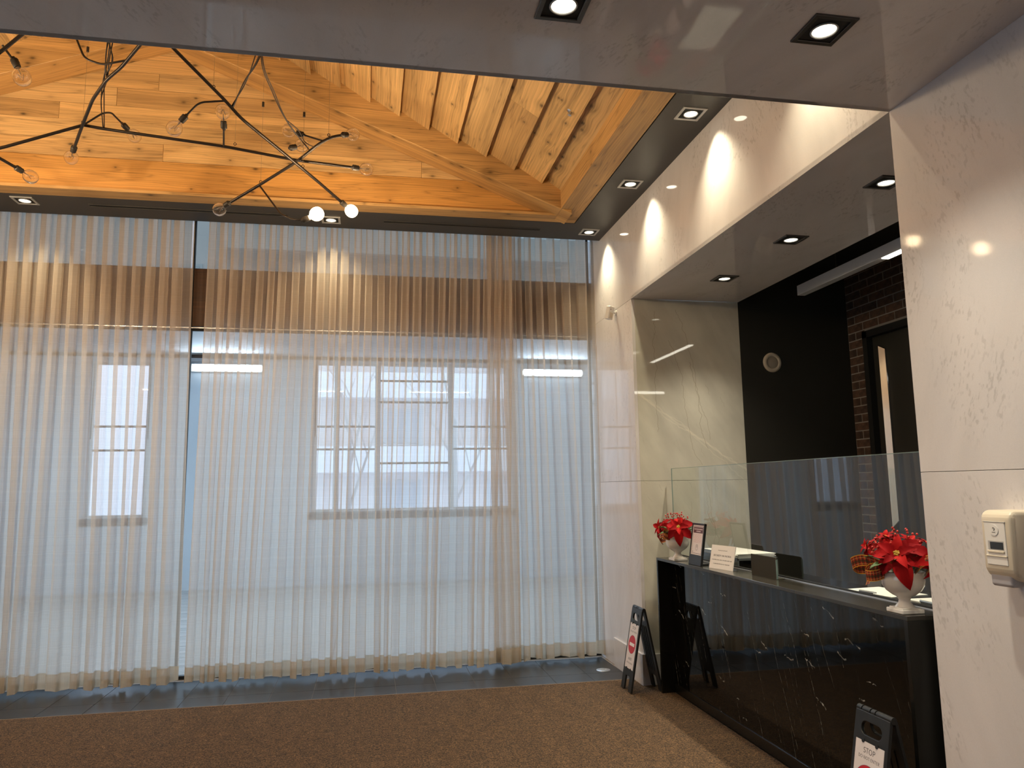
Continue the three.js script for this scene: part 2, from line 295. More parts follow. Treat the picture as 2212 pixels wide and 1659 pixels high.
// charcoal ceiling ring with a thin shadow gap round the timber opening
const ring = structure('ceiling', 'flat charcoal painted ceiling border around the timber vault', 'ceiling');
part('border', bx(-0.379, HC, 0, 0.0, HC + 0.12, Z1), M.charcoal, ring);
part('border', bx(XL, HC, 0, -0.379, HC + 0.12, 0.453), M.charcoal, ring);
part('border', bx(XL, HC, 0.453, -7.62, HC + 0.12, Z1), M.charcoal, ring);
part('shadow_gap', bx(-7.66, HC + 0.03, 0.41, -0.34, HC + 0.1, 0.47), M.matteBlack, ring);
part('shadow_gap', bx(-0.392, HC + 0.03, 0.41, -0.36, HC + 0.1, Z1), M.matteBlack, ring);
part('pocket', bx(XL, HC + 0.30, -0.42, 0, HC + 0.36, 0.05), M.charcoal, ring); part('pocket', bx(XL, HC + 0.1, 0.0, 0, HC + 0.3, 0.04), M.charcoal, ring);
function slotDiffuser(x0, x1, z, label) {
  const t = thing('slot_diffuser', label, 'air vent', [(x0 + x1) / 2, HC, z], 0, 'linear slot diffusers in the charcoal ceiling'), L = (x1 - x0) / 2;
  for (const s of [-1, 1]) part('flange', rb(-L, -0.004, s * 0.028 - 0.007, L, 0.0, s * 0.028 + 0.007, 0.001), M.charcoal, t);
  part('slot', bx(-L, -0.001, -0.021, L, 0.0, 0.021), M.matteBlack, t);
}
slotDiffuser(-4.67, -3.02, 0.27, 'long dark slot air diffuser above the gap between the curtains');
slotDiffuser(-2.16, -0.67, 0.24, 'long dark slot air diffuser near the marble corner');

// timber vault: ring beams, gable wall of boards, rafters, lapped boards on two slopes
const vault = structure('ceiling', 'honey-coloured timber gable vault with rafters and lapped boards', 'ceiling');
const XR = -0.605, XLI = -7.39, XC = (XR + XLI) / 2, PITCH = 0.42, RP = 0.392, YE = 4.325, ZG = 0.52, ZR = 0.80, ZE = 7.4;
const deck = (x) => YE + PITCH * Math.min(XR - x, x - XLI);
part('beam', timber(rb(-0.605, HC - 0.001, 0.52, -0.387, HC + 0.26, ZE, 0.004), 2), M.firBeam, vault);
part('beam', timber(rb(XLI - 0.218, HC - 0.001, 0.52, XLI, HC + 0.26, ZE, 0.004), 2), M.firBeam, vault);
part('beam', timber(rb(-7.61, HC - 0.001, 0.461, -0.387, HC + 0.028, 0.63, 0.004), 0), M.firBeam, vault);
part('board', timber(rb(-7.61, HC + 0.028, ZG - 0.02, -0.50, 4.445, ZG + 0.002, 0.003), 0), M.firDark, vault, 'orange stained bottom board of the gable');
{
  let y = 4.447, row = 0;
  while (y < 5.75) {      // gable boards, butt-jointed
    const h = [0.155, 0.17, 0.15, 0.165][row % 4], half = (y - YE) / PITCH, xr = XR - half + 0.35, xl = XLI + half - 0.35;
    let x = xl; const lens = [1.9, 2.6, 2.2, 3.0], first = 0.6 + hash(row, 3, 9) * 1.6;
    let k = 0;
    while (x < xr - 0.05) {
      const x2 = Math.min(xr, x + (k ? lens[(row + k) % 4] : first)); 
      part('board', timber(rb(x + 0.0008, y + 0.0008, ZG - 0.022 + hash(row, k, 4) * 0.003, x2 - 0.0008, y + h - 0.0008, ZG, 0.0022), 0), M.fir[(row * 2 + k) % 3], vault);
      x = x2; k++;
    }
    y += h; row++;
  }
  part('backing', bx(-8, HC + 0.13, 0.40, 0, 6.6, ZG - 0.024), M.officeBlack, vault);
  part('backing', bx(-8, HS + 0.3, ZE, 0, 6.6, ZE + 0.1), M.roomWall, vault);
}
for (const s of [1, -1]) {
  // rafter along the gable
  const X = (d) => s > 0 ? XR - d : XLI + d, dm = (XR - XLI) / 2, poly = [[X(-0.1), HC - 0.1 * RP + 0.002], [X(dm), HC + 0.002 + dm * RP], [X(dm), deck(XC) + 0.03], [X(-0.1), YE]];
  part('rafter', timber(prism(s > 0 ? poly : poly, ZG + 0.001, ZR, 0.004), 0), M.firBeam, vault);
  // lapped boards: each one's lower edge hangs below the board beside it
  const st = 0.2535; let i = 0;
  for (let d = -0.085; d < dm; d += st, i++) {
    const d2 = Math.min(dm + 0.01, d + st), y = (q) => YE + PITCH * q;
    const pl = [[X(d), y(d) - 0.052], [X(d2), y(d2) + 0.004], [X(d2), y(d2) + 0.03], [X(d), y(d) + 0.03]];
    let z = ZG; const cut = [ZG, 1.7 + hash(i, 6, 1) * 2.2, ZE];
    if (s > 0) for (let k = 0; k < 2; k++) part('board', timber(prism(pl, cut[k] + 0.0006, cut[k + 1], 0.0015), 2), M.fir[(i * 2 + k) % 3], vault);
    else part('board', timber(prism(pl, ZG, ZE, 0.0015), 2), M.fir[i % 3], vault);
  }
}
part('roof_cap', prism([[XR + 0.6, YE + 0.06 - 0.6 * PITCH], [XC, deck(XC) + 0.06], [XLI - 0.6, YE + 0.06 - 0.6 * PITCH], [XLI - 0.6, 6.6], [XR + 0.6, 6.6]], 0.4, ZE), M.officeBlack, vault);

// remaining walls of the lobby
const wallLeft = structure('wall_left', 'plain warm grey lobby wall with a broad entrance window', 'wall');
const LW = [4.7, 8.6, 1.5, 2.75];
for (const [z0, z1, y0, y1] of [[-0.42, LW[0], -0.1, 6.6], [LW[1], ZB + 0.2, -0.1, 6.6], [LW[0], LW[1], -0.1, LW[2]], [LW[0], LW[1], LW[3], 6.6]]) part('panel', bx(XL - 0.2, y0, z0, XL, y1, z1), M.roomWall, wallLeft);
const sideWindow = structure('window_4', 'broad entrance window in the lobby side wall', 'window');
for (const z of [4.7, 6.0, 7.3, 8.55]) part('mullion', rb(XL - 0.12, LW[2], z, XL - 0.06, LW[3], z + 0.05), M.blackSteel, sideWindow);
for (let k = 0; k < 3; k++) part('pane', new THREE.PlaneGeometry(1.25, 1.25).rotateY(Math.PI / 2).translate(XL - 0.09, 2.125, 5.375 + k * 1.3), M.glass, sideWindow);
const wallBack = structure('wall_back', 'plain warm grey entrance wall', 'wall'); part('panel', bx(XL - 0.2, -0.1, ZB, 0.3, 4.5, ZB + 0.2), M.roomWall, wallBack);

// curtain wall: walnut band, glazing above and below
const frontTrim = structure('trim_1', 'dark walnut panel band across the glazing behind the sheer curtains', 'trim');
for (let k = 0; k < 4; k++) part('panel', timber(rb(-8.0 + k * 2.0 + 0.001, 3.20, -0.39, -8.0 + (k + 1) * 2.0 - 0.001, 3.765, -0.34, 0.002), 0), M.walnut, frontTrim);
part('metal_edge', rb(-8, 3.180, -0.38, 0, 3.190, -0.33, 0.001), M.steel, frontTrim);
part('the curtain gap', bx(-8, 3.160, -0.38, 0, 3.180, -0.342), M.matteBlack, frontTrim);
const glazing = structure('window_3', 'full-height interior glass wall behind the sheer curtains', 'window');
part('sill_track', rb(-8, 0, -0.39, 0, 0.03, -0.33, 0.002), M.blackSteel, glazing);
for (const x of [-7.9, -5.9, -3.938, -0.03]) part('mullion', rb(x - 0.009, 0, -0.38, x + 0.009, HC + 0.3, -0.33, 0.002), M.matteBlack, glazing);
for (const [a, b] of [[-7.88, -5.92], [-5.88, -3.967], [-3.927, -0.05]]) { part('pane', new THREE.PlaneGeometry(b - a, 3.13).translate((a + b) / 2, 1.595, -0.36), M.glass, glazing); part('transom_pane', new THREE.PlaneGeometry(b - a, 0.66).translate((a + b) / 2, 4.095, -0.36), M.tintGlass, glazing, 'grey tinted upper pane'); }

// hall beyond the glass
const hallFloor = structure('floor', 'pale reflective plank floor of the hall beyond the curtains', 'floor');
part('slab', bx(-9.5, -0.2, ZV - 0.2, 4.2, -0.004, -0.3), M.grout, hallFloor);
{
  const planks = [0, 1, 2].map(() => planar(rb(0, -0.01, 0, 3.39, 0, 0.197, 0.001), 1.6, 1.6, null, R(), R()));
  for (let i = 0; i < 33; i++) for (let k = 0; k < 4; k++) { const p = part('plank', planks[(i + k) % 3], M.hallFloor, hallFloor); p.position.set(-9.4 + k * 3.4, (hash(i, k, 5) - 0.5) * 0.001, -0.51 - i * 0.2); }
}
const hallCeil = structure('ceiling', 'pale grey flat ceiling of the hall beyond the curtains', 'ceiling');
part('panel', bx(-9.5, 4.04, ZV - 0.2, 4.2, 4.16, -2.0), M.hallCeiling, hallCeil);
part('step', bx(-9.5, 3.70, -2.04, 4.2, 4.16, -1.98), M.hallCeiling, hallCeil); part('low_panel', bx(-9.5, 3.70, -2.0, 4.2, 3.755, -0.39), M.hallCeiling, hallCeil);
const hallWalls = structure('wall_far', 'pale blue-grey hall wall with two wide windows beyond the curtains', 'wall');
const WIN = [[-6.97, -5.985, 1.225, 3.90], [-3.258, 0.371, 1.259, 3.95]];
{
  const w = (x0, y0, x1, y1) => part('panel', bx(x0, y0, ZV - 0.2, x1, y1, ZV), M.hallWall, hallWalls);
  w(-9.5, -0.1, -6.97, 4.2); w(-6.97, -0.1, -5.985, 1.225); w(-6.97, 3.9, -5.985, 4.2); w(-5.985, -0.1, -3.258, 4.2); w(-3.258, -0.1, 0.371, 1.259); w(-3.258, 3.95, 0.371, 4.2); w(0.371, -0.1, 4.2, 4.2);
  part('ledge', rb(-9.5, 3.985, ZV, 4.2, 4.04, ZV + 0.02, 0.004), M.blackSteel, hallWalls, 'dark ledge under the hall ceiling');
  part('end_panel', bx(-9.7, -0.1, ZV - 0.2, -9.5, 4.2, -0.3), M.hallWall, hallWalls); part('end_panel', bx(4.2, -0.1, ZV - 0.2, 4.4, 4.2, -0.3), M.hallWall, hallWalls);
  part('head_panel', bx(XL, 4.30, -0.44, 0, 4.6, -0.40), M.hallWall, hallWalls); part('return_panel', bx(0.0, -0.1, -0.5, 4.2, 4.2, -0.42), M.hallWall, hallWalls); part('return_panel', bx(-9.5, -0.1, -0.5, -8.0, 4.2, -0.39), M.hallWall, hallWalls);
}
function hallWindow(n, [x0, x1, y0, y1], cols, label) {
  const w = structure('window_' + n, label, 'window'), z0 = ZV - 0.13, z1 = ZV - 0.07;
  part('window_frame', mergeGeometries([rb(x0, y0, z0, x0 + 0.05, y1, z1), rb(x1 - 0.05, y0, z0, x1, y1, z1), rb(x0 + 0.05, y0, z0, x1 - 0.05, y0 + 0.05, z1), rb(x0 + 0.05, y1 - 0.05, z0, x1 - 0.05, y1, z1)]), M.whiteFrame, w);
  part('window_sill', rb(x0 - 0.04, y0 - 0.10, ZV - 0.06, x1 + 0.04, y0, ZV + 0.05, 0.004), M.mullion, w);
  for (const c of cols) {
    const s = sub('sash', w);
    for (const y of c.bars) part('mullion', rb(c.x0, y - 0.018, z0 + 0.01, c.x1, y + 0.018, z1 - 0.01), M.mullion, s);
    for (const x of [c.x0, c.x1]) part('mullion', rb(x - 0.025, y0 + 0.05, z0, x + 0.025, y1 - 0.05, z1), c.wide && x === c.wide ? M.whiteFrame : M.whiteFrame, s);
    part('pane', new THREE.PlaneGeometry(c.x1 - c.x0, y1 - y0).translate((c.x0 + c.x1) / 2, (y0 + y1) / 2, ZV - 0.1), M.glass, s);
  }
}
hallWindow(1, WIN[0], [{ x0: -6.92, x1: -6.035, bars: [2.37, 2.78] }], 'tall window glowing through the curtain left of the gap');
hallWindow(2, WIN[1], [{ x0: -3.21, x1: -2.87, bars: [2.372, 2.783] }, { x0: -2.82, x1: -2.14, bars: [2.372, 2.783] }, { x0: -2.09, x1: -0.80, bars: [2.115, 3.234, 3.63] }, { x0: -0.75, x1: 0.32, bars: [2.372, 2.783] }], 'wide three-part window glowing through the curtain between two tube lights');

// office behind the niche
const office = structure('wall_office', 'black painted office walls behind the reception desk', 'wall');
part('panel', bx(XD, -0.1, Z2 - 0.2, 3.2, 4.4, Z2), M.officeBlack, office);
part('panel', bx(0.3, -0.1, 5.1, 3.2, 4.4, 5.3), M.officeBlack, office);
part('panel', bx(3.0, -0.1, Z2, 3.2, 4.4, 5.3), M.officeBlack, office);
part('ceiling_panel', bx(XD, 3.62, Z2 - 0.2, 3.2, 4.4, 5.3), M.officeBlack, office);
part('ceiling_panel', bx(0.3, 3.62, Z1, XD, 4.4, 5.3), M.officeBlack, office);
const brickWall = structure('wall_brick', 'dim brown brick wall around the black office door', 'wall');
const DZ0 = 1.098, DZ1 = 2.15, DY = 2.995;
part('mortar_bed', bx(XB + 0.004, 0, Z2, XB + 0.12, 3.62, DZ0), M.mortar, brickWall);
part('mortar_bed', bx(XB + 0.004, DY, DZ0, XB + 0.12, 3.62, DZ1), M.mortar, brickWall);
part('mortar_bed', bx(XB + 0.004, 0, DZ1, XB + 0.12, 3.62, 5.1), M.mortar, brickWall);
{
  const course = 0.0755, full = 0.215, r = rng(44), kinds = new Map();
  const brick = (z0, z1, y) => {
    const w = Math.round((z1 - z0) * 1000); if (w < 22) return;
    if (!kinds.has(w)) kinds.set(w, planar(rb(0, 0, 0, 0.05, 0.0655, w / 1000 - 0.010, 0.003), 0.5, 0.5, null, r(), r()));
    const b = part('brick', kinds.get(w), M.brick[Math.floor(r() * 3)], brickWall); b.position.set(XB - 0.002 + r() * 0.004, y + 0.005, z0 + 0.005);
  };
  for (let k = 12; k < 48; k++) {
    const y = k * course, o = k % 2 ? full / 2 : 0, runs = y > DY - 0.02 ? [[Z2, DZ1 + 0.3]] : [[Z2, DZ0]];
    for (const [a, b] of runs) { let z = a, first = true; while (z < b - 0.001) { let e = Math.min(b, z + (first ? (o || full) : full)); brick(z, e, y); z = e; first = false; } }
  }
}
const door = structure('door_1', 'black office door with a tall bright mirror strip set in the brick wall', 'door');
part('door_frame', mergeGeometries([bx(XB - 0.03, 0, DZ0, XB + 0.1, DY, DZ0 + 0.06), bx(XB - 0.03, 0, DZ1 - 0.06, XB + 0.1, DY, DZ1), bx(XB - 0.03, DY - 0.06, DZ0, XB + 0.1, DY, DZ1)]), M.blackSteel, door);
const leaf = part('door_leaf', bx(XB + 0.03, 0.005, DZ0 + 0.06, XB + 0.07, DY - 0.06, DZ1 - 0.06), M.officeBlack, door);
{
  const s = new THREE.Shape([[1.265, 1.262], [1.325, 1.325], [1.325, 2.80], [1.265, 2.835]].map((p) => new THREE.Vector2(...p)));
  const g = new THREE.ExtrudeGeometry(s, { depth: 0.012, bevelEnabled: true, bevelSize: 0.006, bevelThickness: 0.006, bevelSegments: 1 }).rotateY(-Math.PI / 2); // x -> z
  part('mirror_strip', g.translate(0, 0, -1.295).rotateY(0.366).translate(XB + 0.02, 0, 1.295), M.chrome, door, 'bright mirror-polished vertical strip with an angled foot');
}

// ---------------------------------------------------------------- outdoors beyond the hall windows
const yard = structure('ground', 'snow-covered ground outside the hall windows', 'ground'); part('snow_cover', bx(-40, -0.6, -60, 40, -0.3, ZV - 0.25), M.snow, yard);
const block = thing('apartment_building', 'pale brick apartment building with balconies seen through the hall window', 'building', [-1, -0.3, -24]);
part('wall', bx(-18, 0, -4, 18, 14, 0), M.facade, block);
for (let f = 0; f < 4; f++) {
  part('balcony', bx(-7, 2.6 + f * 2.9, 0, 7, 2.8 + f * 2.9, 1.4), M.facadePale, block);
  part('parapet', bx(-7, 2.8 + f * 2.9, 1.3, 7, 3.6 + f * 2.9, 1.4), M.facadePale, block);
  for (let k = -3; k < 4; k++) { const w = part('window', bx(k * 4.4 - 0.9, 0.8 + f * 2.9, -0.05, k * 4.4 + 0.9, 2.3 + f * 2.9, 0.04), M.whiteFrame, block); part('pane', bx(k * 4.4 - 0.8, 0.9 + f * 2.9, 0.04, k * 4.4 + 0.8, 2.2 + f * 2.9, 0.06), M.facadeGlass, w); }
}
part('roof', bx(-18.3, 14, -4.2, 18.3, 14.4, 0.3), M.facadePale, block);
function bareTree(x, z, h, seed, label) {
  const r = rng(seed), g = thing('bare_tree', label, 'tree', [x, -0.3, z]), br = [];
  const grow = (p, d, len, rad, n) => {
    const e = p.clone().addScaledVector(d, len); br.push([p, e, rad]);
    if (n) for (let i = 0; i < 3; i++) grow(p.clone().lerp(e, 0.45 + 0.27 * i), d.clone().add(new THREE.Vector3((r() - 0.5) * 1.5, r() * 0.5, (r() - 0.5) * 1.5)).normalize(), len * 0.55, rad * 0.5, n - 1);
  };
  grow(new THREE.Vector3(), new THREE.Vector3(0, 1, 0), h * 0.55, 0.07, 4);
  part('trunk', along(new THREE.CylinderGeometry(0.045, 0.08, h * 0.55, 8).translate(0, h * 0.275, 0), new THREE.Vector3(), UPV), M.bark, g);
  part('branches', mergeGeometries(br.slice(1).map(([p, e, q]) => along(new THREE.CylinderGeometry(q * 0.6, q, p.distanceTo(e), 4, 1, true).translate(0, p.distanceTo(e) / 2, 0), p, e.clone().sub(p)))), M.bark, g);
}
bareTree(-2.7, -10.5, 6, 3, 'bare tree outside the wide window, before its narrow side panes');
bareTree(-0.2, -11.2, 6.5, 4, 'bare tree outside the wide window, nearer the marble corner');
bareTree(-6.6, -10.8, 6, 5, 'bare tree outside the window left of the curtain gap');

// ================================================================ LAMPS
function spotDown(x, y, z, intensity, angle, target, soft = 2, tint = LAMP.warm) {
  const l = new THREE.SpotLight(rgb(...tint), intensity, 0, angle, 1, 2); l.name = 'downlight_beam'; l.position.set(x, y, z); l.target.position.set(...(target ?? [x, 0, z])); l.target.name = 'beam_target';
  l.castShadow = true; l.shadow.radius = soft; l.shadow.mapSize.set(1024, 1024); scene.add(l); scene.add(l.target);
}
function makeDownlight(frameMat) {
  const g = new THREE.Group(), S = 0.085, s = 0.066;
  const sh = new THREE.Shape([[-S, -S], [S, -S], [S, S], [-S, S]].map((p) => new THREE.Vector2(...p))); sh.holes.push(new THREE.Path([[-s, -s], [-s, s], [s, s], [s, -s]].map((p) => new THREE.Vector2(...p))));
  const fr = new THREE.ExtrudeGeometry(sh, { depth: 0.006, bevelEnabled: true, bevelSize: 0.002, bevelThickness: 0.002, bevelSegments: 1, bevelOffset: -0.002 }).rotateX(Math.PI / 2);
  part('frame', fr, frameMat, g); part('baffle', rb(-s, -0.002, -s, s, 0.0, s, 0.0008), M.matteBlack, g);
  part('lamp_rim', lathe([[0.046, -0.002], [0.050, -0.006], [0.046, -0.010], [0.042, -0.006], [0.042, -0.003]], 28), M.trimSilver, g);
  part('lamp', lathe([[0, -0.0085], [0.022, -0.0075], [0.042, -0.003]], 28), M.lens, g);
  return g;
}
const protoSilver = makeDownlight(M.trimSilver), protoDark = makeDownlight(M.trimDark);
function downlight(proto, x, y, z, label, group, power, angle = 0.95, lean = null) {
  const g = proto.clone(); g.name = numbered('downlight'); g.position.set(x, y, z); scene.add(g); tag(g, label, 'downlight', group);
  lean ? spotDown(x + lean[0] * 0.04, y - 0.016, z + lean[1] * 0.03, power, angle, [x + lean[0] * 0.35, 0, z + lean[1] * 0.3], 2, LAMP.wall) : spotDown(x, y - 0.016, z, power, angle);
}
const GC = 'silver-framed downlights in the charcoal ceiling', GN = 'dark-framed downlights in the niche ceiling', GS = 'dark-framed downlights in the low marble soffit';
downlight(protoSilver, -0.18, HC, 0.246, 'silver-framed square downlight in the charcoal corner nearest the curtain', GC, LAMP.charcoal, 0.85, [1, 0]);
downlight(protoSilver, -0.18, HC, 1.438, 'silver-framed square downlight beside the marble wall, second from the curtain', GC, LAMP.charcoal, 0.85, [1, 0]);
downlight(protoSilver, -0.18, HC, 2.63, 'silver-framed square downlight beside the marble wall, hidden above the soffit edge', GC, LAMP.charcoal, 0.85, [1, 0]);
downlight(protoSilver, -0.18, HC, 3.80, 'silver-framed square downlight beside the marble wall, close behind the soffit edge', GC, LAMP.charcoal, 0.85, [1, 0]);
downlight(protoSilver, -2.64, HC, 0.215, 'silver-framed square downlight over the curtain behind the lit bulbs', GC, LAMP.curtain, 0.9, [0, -1]);
downlight(protoSilver, -5.16, HC, 0.31, 'silver-framed square downlight over the curtain left of the gap', GC, LAMP.curtain, 0.9, [0, -1]);
downlight(protoDark, 0.525, HS, 1.606, 'dark-framed downlight in the niche ceiling above the far urn', GN, LAMP.niche);
downlight(protoDark, 0.53, HS, 2.576, 'dark-framed downlight in the middle of the niche ceiling', GN, LAMP.niche);
downlight(protoDark, 0.52, HS, 3.555, 'dark-framed downlight in the niche ceiling half hidden by the marble pier', GN, LAMP.niche);
downlight(protoDark, -0.656, HS, 4.776, 'dark-framed downlight in the marble soffit near the pier', GS, LAMP.soffit);
downlight(protoDark, -1.635, HS, 4.756, 'dark-framed downlight cut off by the top of the photo', GS, LAMP.soffit);
downlight(protoDark, -0.7, HS, 7.6, 'dark-framed downlight in the marble soffit behind the camera', GS, LAMP.soffit);

// tube lights of the hall
function tubeLight(x, label) {
  const t = thing('tube_light', label, 'tube light', [x, 3.81, ZV + 0.002], 0, 'bright tube lights on the hall wall');
  part('housing', rb(-0.60, -0.075, 0, 0.60, 0.075, 0.03, 0.006), M.sensorPlastic, t);
  part('hood', mergeGeometries([rb(-0.61, 0.075, 0, 0.61, 0.085, 0.14, 0.003), rb(-0.61, 0.045, 0.13, 0.61, 0.085, 0.14, 0.003)]), M.mullion, t); part('diffuser', new THREE.CapsuleGeometry(0.06, 1.06, 6, 16).rotateZ(Math.PI / 2).scale(1, 1, 0.8).translate(0, 0, 0.05), M.tubeLens, t);
  const l = new THREE.RectAreaLight(rgb(...LAMP.cool), LAMP.tube, 1.15, 0.12); l.name = 'tube_glow'; l.position.set(0, -0.02, 0.115); l.lookAt(x, 1.2, 20); l.rotation.set(0.3, Math.PI, 0); t.add(l);
}
tubeLight(-4.745, 'white glowing tube light on the hall wall at the curtain gap');
tubeLight(1.17, 'white glowing tube light on the hall wall near the marble corner');
for (const [x, w] of [[-6.6, 'the left window'], [-3.6, 'gap'], [-0.6, 'the marble corner']]) {   // ceiling battens of the hall, hidden from here by the walnut band
  const t = thing('batten_light', 'white tube batten on the hall ceiling behind the walnut band, near ' + w, 'tube light', [x, 4.039, -2.7], 0, 'ceiling battens of the hall');
  part('housing', rb(-0.75, -0.05, -0.07, 0.75, 0, 0.07, 0.005), M.sensorPlastic, t); part('diffuser', rb(-0.73, -0.075, -0.06, 0.73, -0.05, 0.06, 0.01, 2), M.tubeLens, t);
  const l = new THREE.RectAreaLight(rgb(...LAMP.cool), LAMP.ceilingTube, 1.45, 0.12); l.name = 'batten_glow'; l.position.set(0, -0.08, 0); l.rotation.set(-Math.PI / 2, 0, 0); t.add(l);
}

// office pendant and the bar lamp on the end wall
{
  const t = thing('linear_pendant', 'long grey box pendant light hanging in the dark office', 'pendant light', [1.3, 3.212, 1.44]);
  part('housing', rb(-0.035, 0.006, 0, 0.035, 0.09, 3.4, 0.003), M.alu, t);
  part('diffuser', rb(-0.028, 0, 1.06, 0.028, 0.007, 2.26, 0.002), M.barLens, t, 'lit white strip');
  for (const z of [0.5, 2.9]) part('wire', cyl(0.0015, 0.0015, 0.32, 6).translate(0, 0.25, z), M.wire, t);
  const l = new THREE.RectAreaLight(rgb(1, 0.92, 0.75), LAMP.pendant, 1.2, 0.05); l.name = 'pendant_glow'; l.position.set(0, -0.004, 1.66); l.rotation.set(-Math.PI / 2, 0, Math.PI / 2); t.add(l);
  const b = thing('bar_light', 'slim bar light on the office end wall', 'wall light', [1.75, 3.0, 5.098]);
  part('housing', rb(-0.27, -0.025, -0.03, 0.27, 0.025, 0, 0.003), M.alu, b); part('diffuser', rb(-0.26, -0.018, -0.036, 0.26, 0.018, -0.03, 0.002), M.barLens, b);
}

// ================================================================ CHANDELIER
{
  const t = thing('chandelier', 'large branching bronze pipe chandelier with clear globe bulbs under the timber vault', 'chandelier');
  const V = (p) => new THREE.Vector3(...p), off = (p) => p;
  const runs = [
    [[-3.62, 4.36, 2.9], [-3.429, 4.242, 2.632], [-3.199, 4.119, 2.3], [-3.119, 4.058, 2.204], [-2.885, 3.986, 1.879], [-2.651, 3.875, 1.651], [-2.47, 3.78, 1.478]],
    [[-3.321, 3.75, 1.454], [-3.084, 3.865, 1.567], [-2.815, 4.007, 1.69], [-2.648, 4.115, 1.788], [-2.564, 4.16, 1.811], [-2.466, 4.19, 1.80]],
    [[-5.1, 3.70, 1.98], [-4.658, 3.886, 1.884], [-4.221, 4.149, 1.748]],
    [[-4.221, 4.149, 1.748], [-4.107, 4.146, 1.719], [-3.317, 4.09, 1.69], [-2.817, 4.036, 1.655], [-2.40, 4.025, 1.615]],
    [[-3.45, 4.30, 2.86], [-3.598, 4.269, 2.655], [-3.789, 4.23, 2.407], [-3.912, 4.21, 2.278], [-4.069, 4.192, 2.04], [-4.212, 4.125, 1.79], [-4.382, 4.097, 1.453]],
    [[-4.7, 3.6, 2.95], [-4.371, 3.95, 2.80], [-4.3, 4.068, 2.749], [-4.186, 4.21, 2.74], [-4.0, 4.36, 2.75]],
    [[-5.1, 4.0, 1.95], [-4.797, 3.918, 1.759], [-4.69, 3.892, 1.53]],
  ];
  for (const r of runs) part('pipe', pipe(r, 0.0105, 0.05), M.bronze, t);
  const arms = [
    [[-3.199, 4.119, 2.3], [-3.353, 4.087, 2.317], [-3.447, 3.99, 2.285]],
    [[-3.317, 4.09, 1.69], [-3.252, 4.075, 2.05]],
    [[-3.084, 3.865, 1.567], [-2.899, 3.568, 1.80], [-2.80, 3.50, 1.88], [-2.725, 3.50, 1.905]],
    [[-4.221, 4.149, 1.748], [-4.108, 4.254, 1.733], [-4.069, 4.282, 1.693], [-4.047, 4.295, 1.462]],
    [[-2.609, 4.128, 1.797], [-2.755, 4.176, 1.776]],
    [[-4.10, 4.50, 2.38], [-4.012, 4.286, 2.372], [-3.906, 4.246, 2.387], [-3.738, 4.24, 2.475]],
    [[-4.29, 4.11, 2.752], [-4.235, 4.03, 2.708]],
  ];
  for (const a of arms) part('arm', pipe(a, 0.0065, 0.04, 8), M.bronze, t);
  // bulbs: [socket start, bulb centre, lit]
  const bulbs = [
    [[-2.47, 3.78, 1.478], [-2.425, 3.752, 1.44], 1], [[-3.321, 3.75, 1.454], [-3.385, 3.725, 1.40], 0], [[-2.466, 4.19, 1.80], [-2.415, 4.22, 1.75], 0], [[-2.40, 4.025, 1.615], [-2.315, 4.03, 1.59], 0],
    [[-4.382, 4.097, 1.453], [-4.417, 4.062, 1.391], 0], [[-3.447, 3.99, 2.285], [-3.505, 3.925, 2.265], 0], [[-3.252, 4.075, 2.05], [-3.251, 4.145, 2.10], 0], [[-2.725, 3.50, 1.905], [-2.645, 3.535, 1.93], 1],
    [[-4.047, 4.295, 1.462], [-4.0, 4.255, 1.40], 0], [[-2.755, 4.176, 1.776], [-2.865, 4.21, 1.759], 0], [[-2.859, 4.037, 1.84], [-2.77, 4.10, 1.77], 0], [[-4.235, 4.03, 2.708], [-4.203, 3.958, 2.70], 0],
    [[-4.69, 3.892, 1.53], [-4.64, 3.868, 1.47], 0], [[-5.1, 3.70, 1.98], [-5.18, 3.66, 1.96], 2], [[-4.10, 4.50, 2.38], [-4.12, 4.56, 2.38], 0], [[-3.62, 4.36, 2.9], [-3.67, 4.39, 2.97], 0], [[-4.7, 3.6, 2.95], [-4.76, 3.55, 2.99], 2],
  ];
  const sock = lathe([[0, 0], [0.010, 0.001], [0.0105, 0.010], [0.019, 0.014], [0.0215, 0.020], [0.020, 0.028], [0.0215, 0.036], [0.0195, 0.046], [0.0195, 0.060], [0.016, 0.063], [0, 0.063]], 20);
  const gp = [[0.0125, 0], [0.0135, 0.008], [0.016, 0.016], [0.026, 0.023], [0.037, 0.033], [0.0455, 0.050], [0.0475, 0.066], [0.0455, 0.082], [0.037, 0.099], [0.022, 0.110], [0.010, 0.1135], [0, 0.114]];
  const sm = new THREE.SplineCurve(gp.map((p) => new THREE.Vector2(...p))).getPoints(34).map((p) => [Math.max(0, p.x), p.y]), globe = lathe(sm, 36);
  const shell = lathe([...sm, ...sm.slice().reverse().map(([r, y]) => [r * 0.955, 0.066 + (y - 0.066) * 0.965])], 36);
  const stem = lathe([[0.006, 0], [0.0055, 0.02], [0.003, 0.032], [0.0025, 0.05], [0, 0.052]], 10);
  const coil = new THREE.TubeGeometry(new THREE.CatmullRomCurve3([...Array(13)].map((_, i) => new THREE.Vector3(0.014 * Math.cos(i * Math.PI / 2), 0.062 + (i % 2 ? 0.018 : -0.014), 0.014 * Math.sin(i * Math.PI / 2)))), 48, 0.0011, 5);
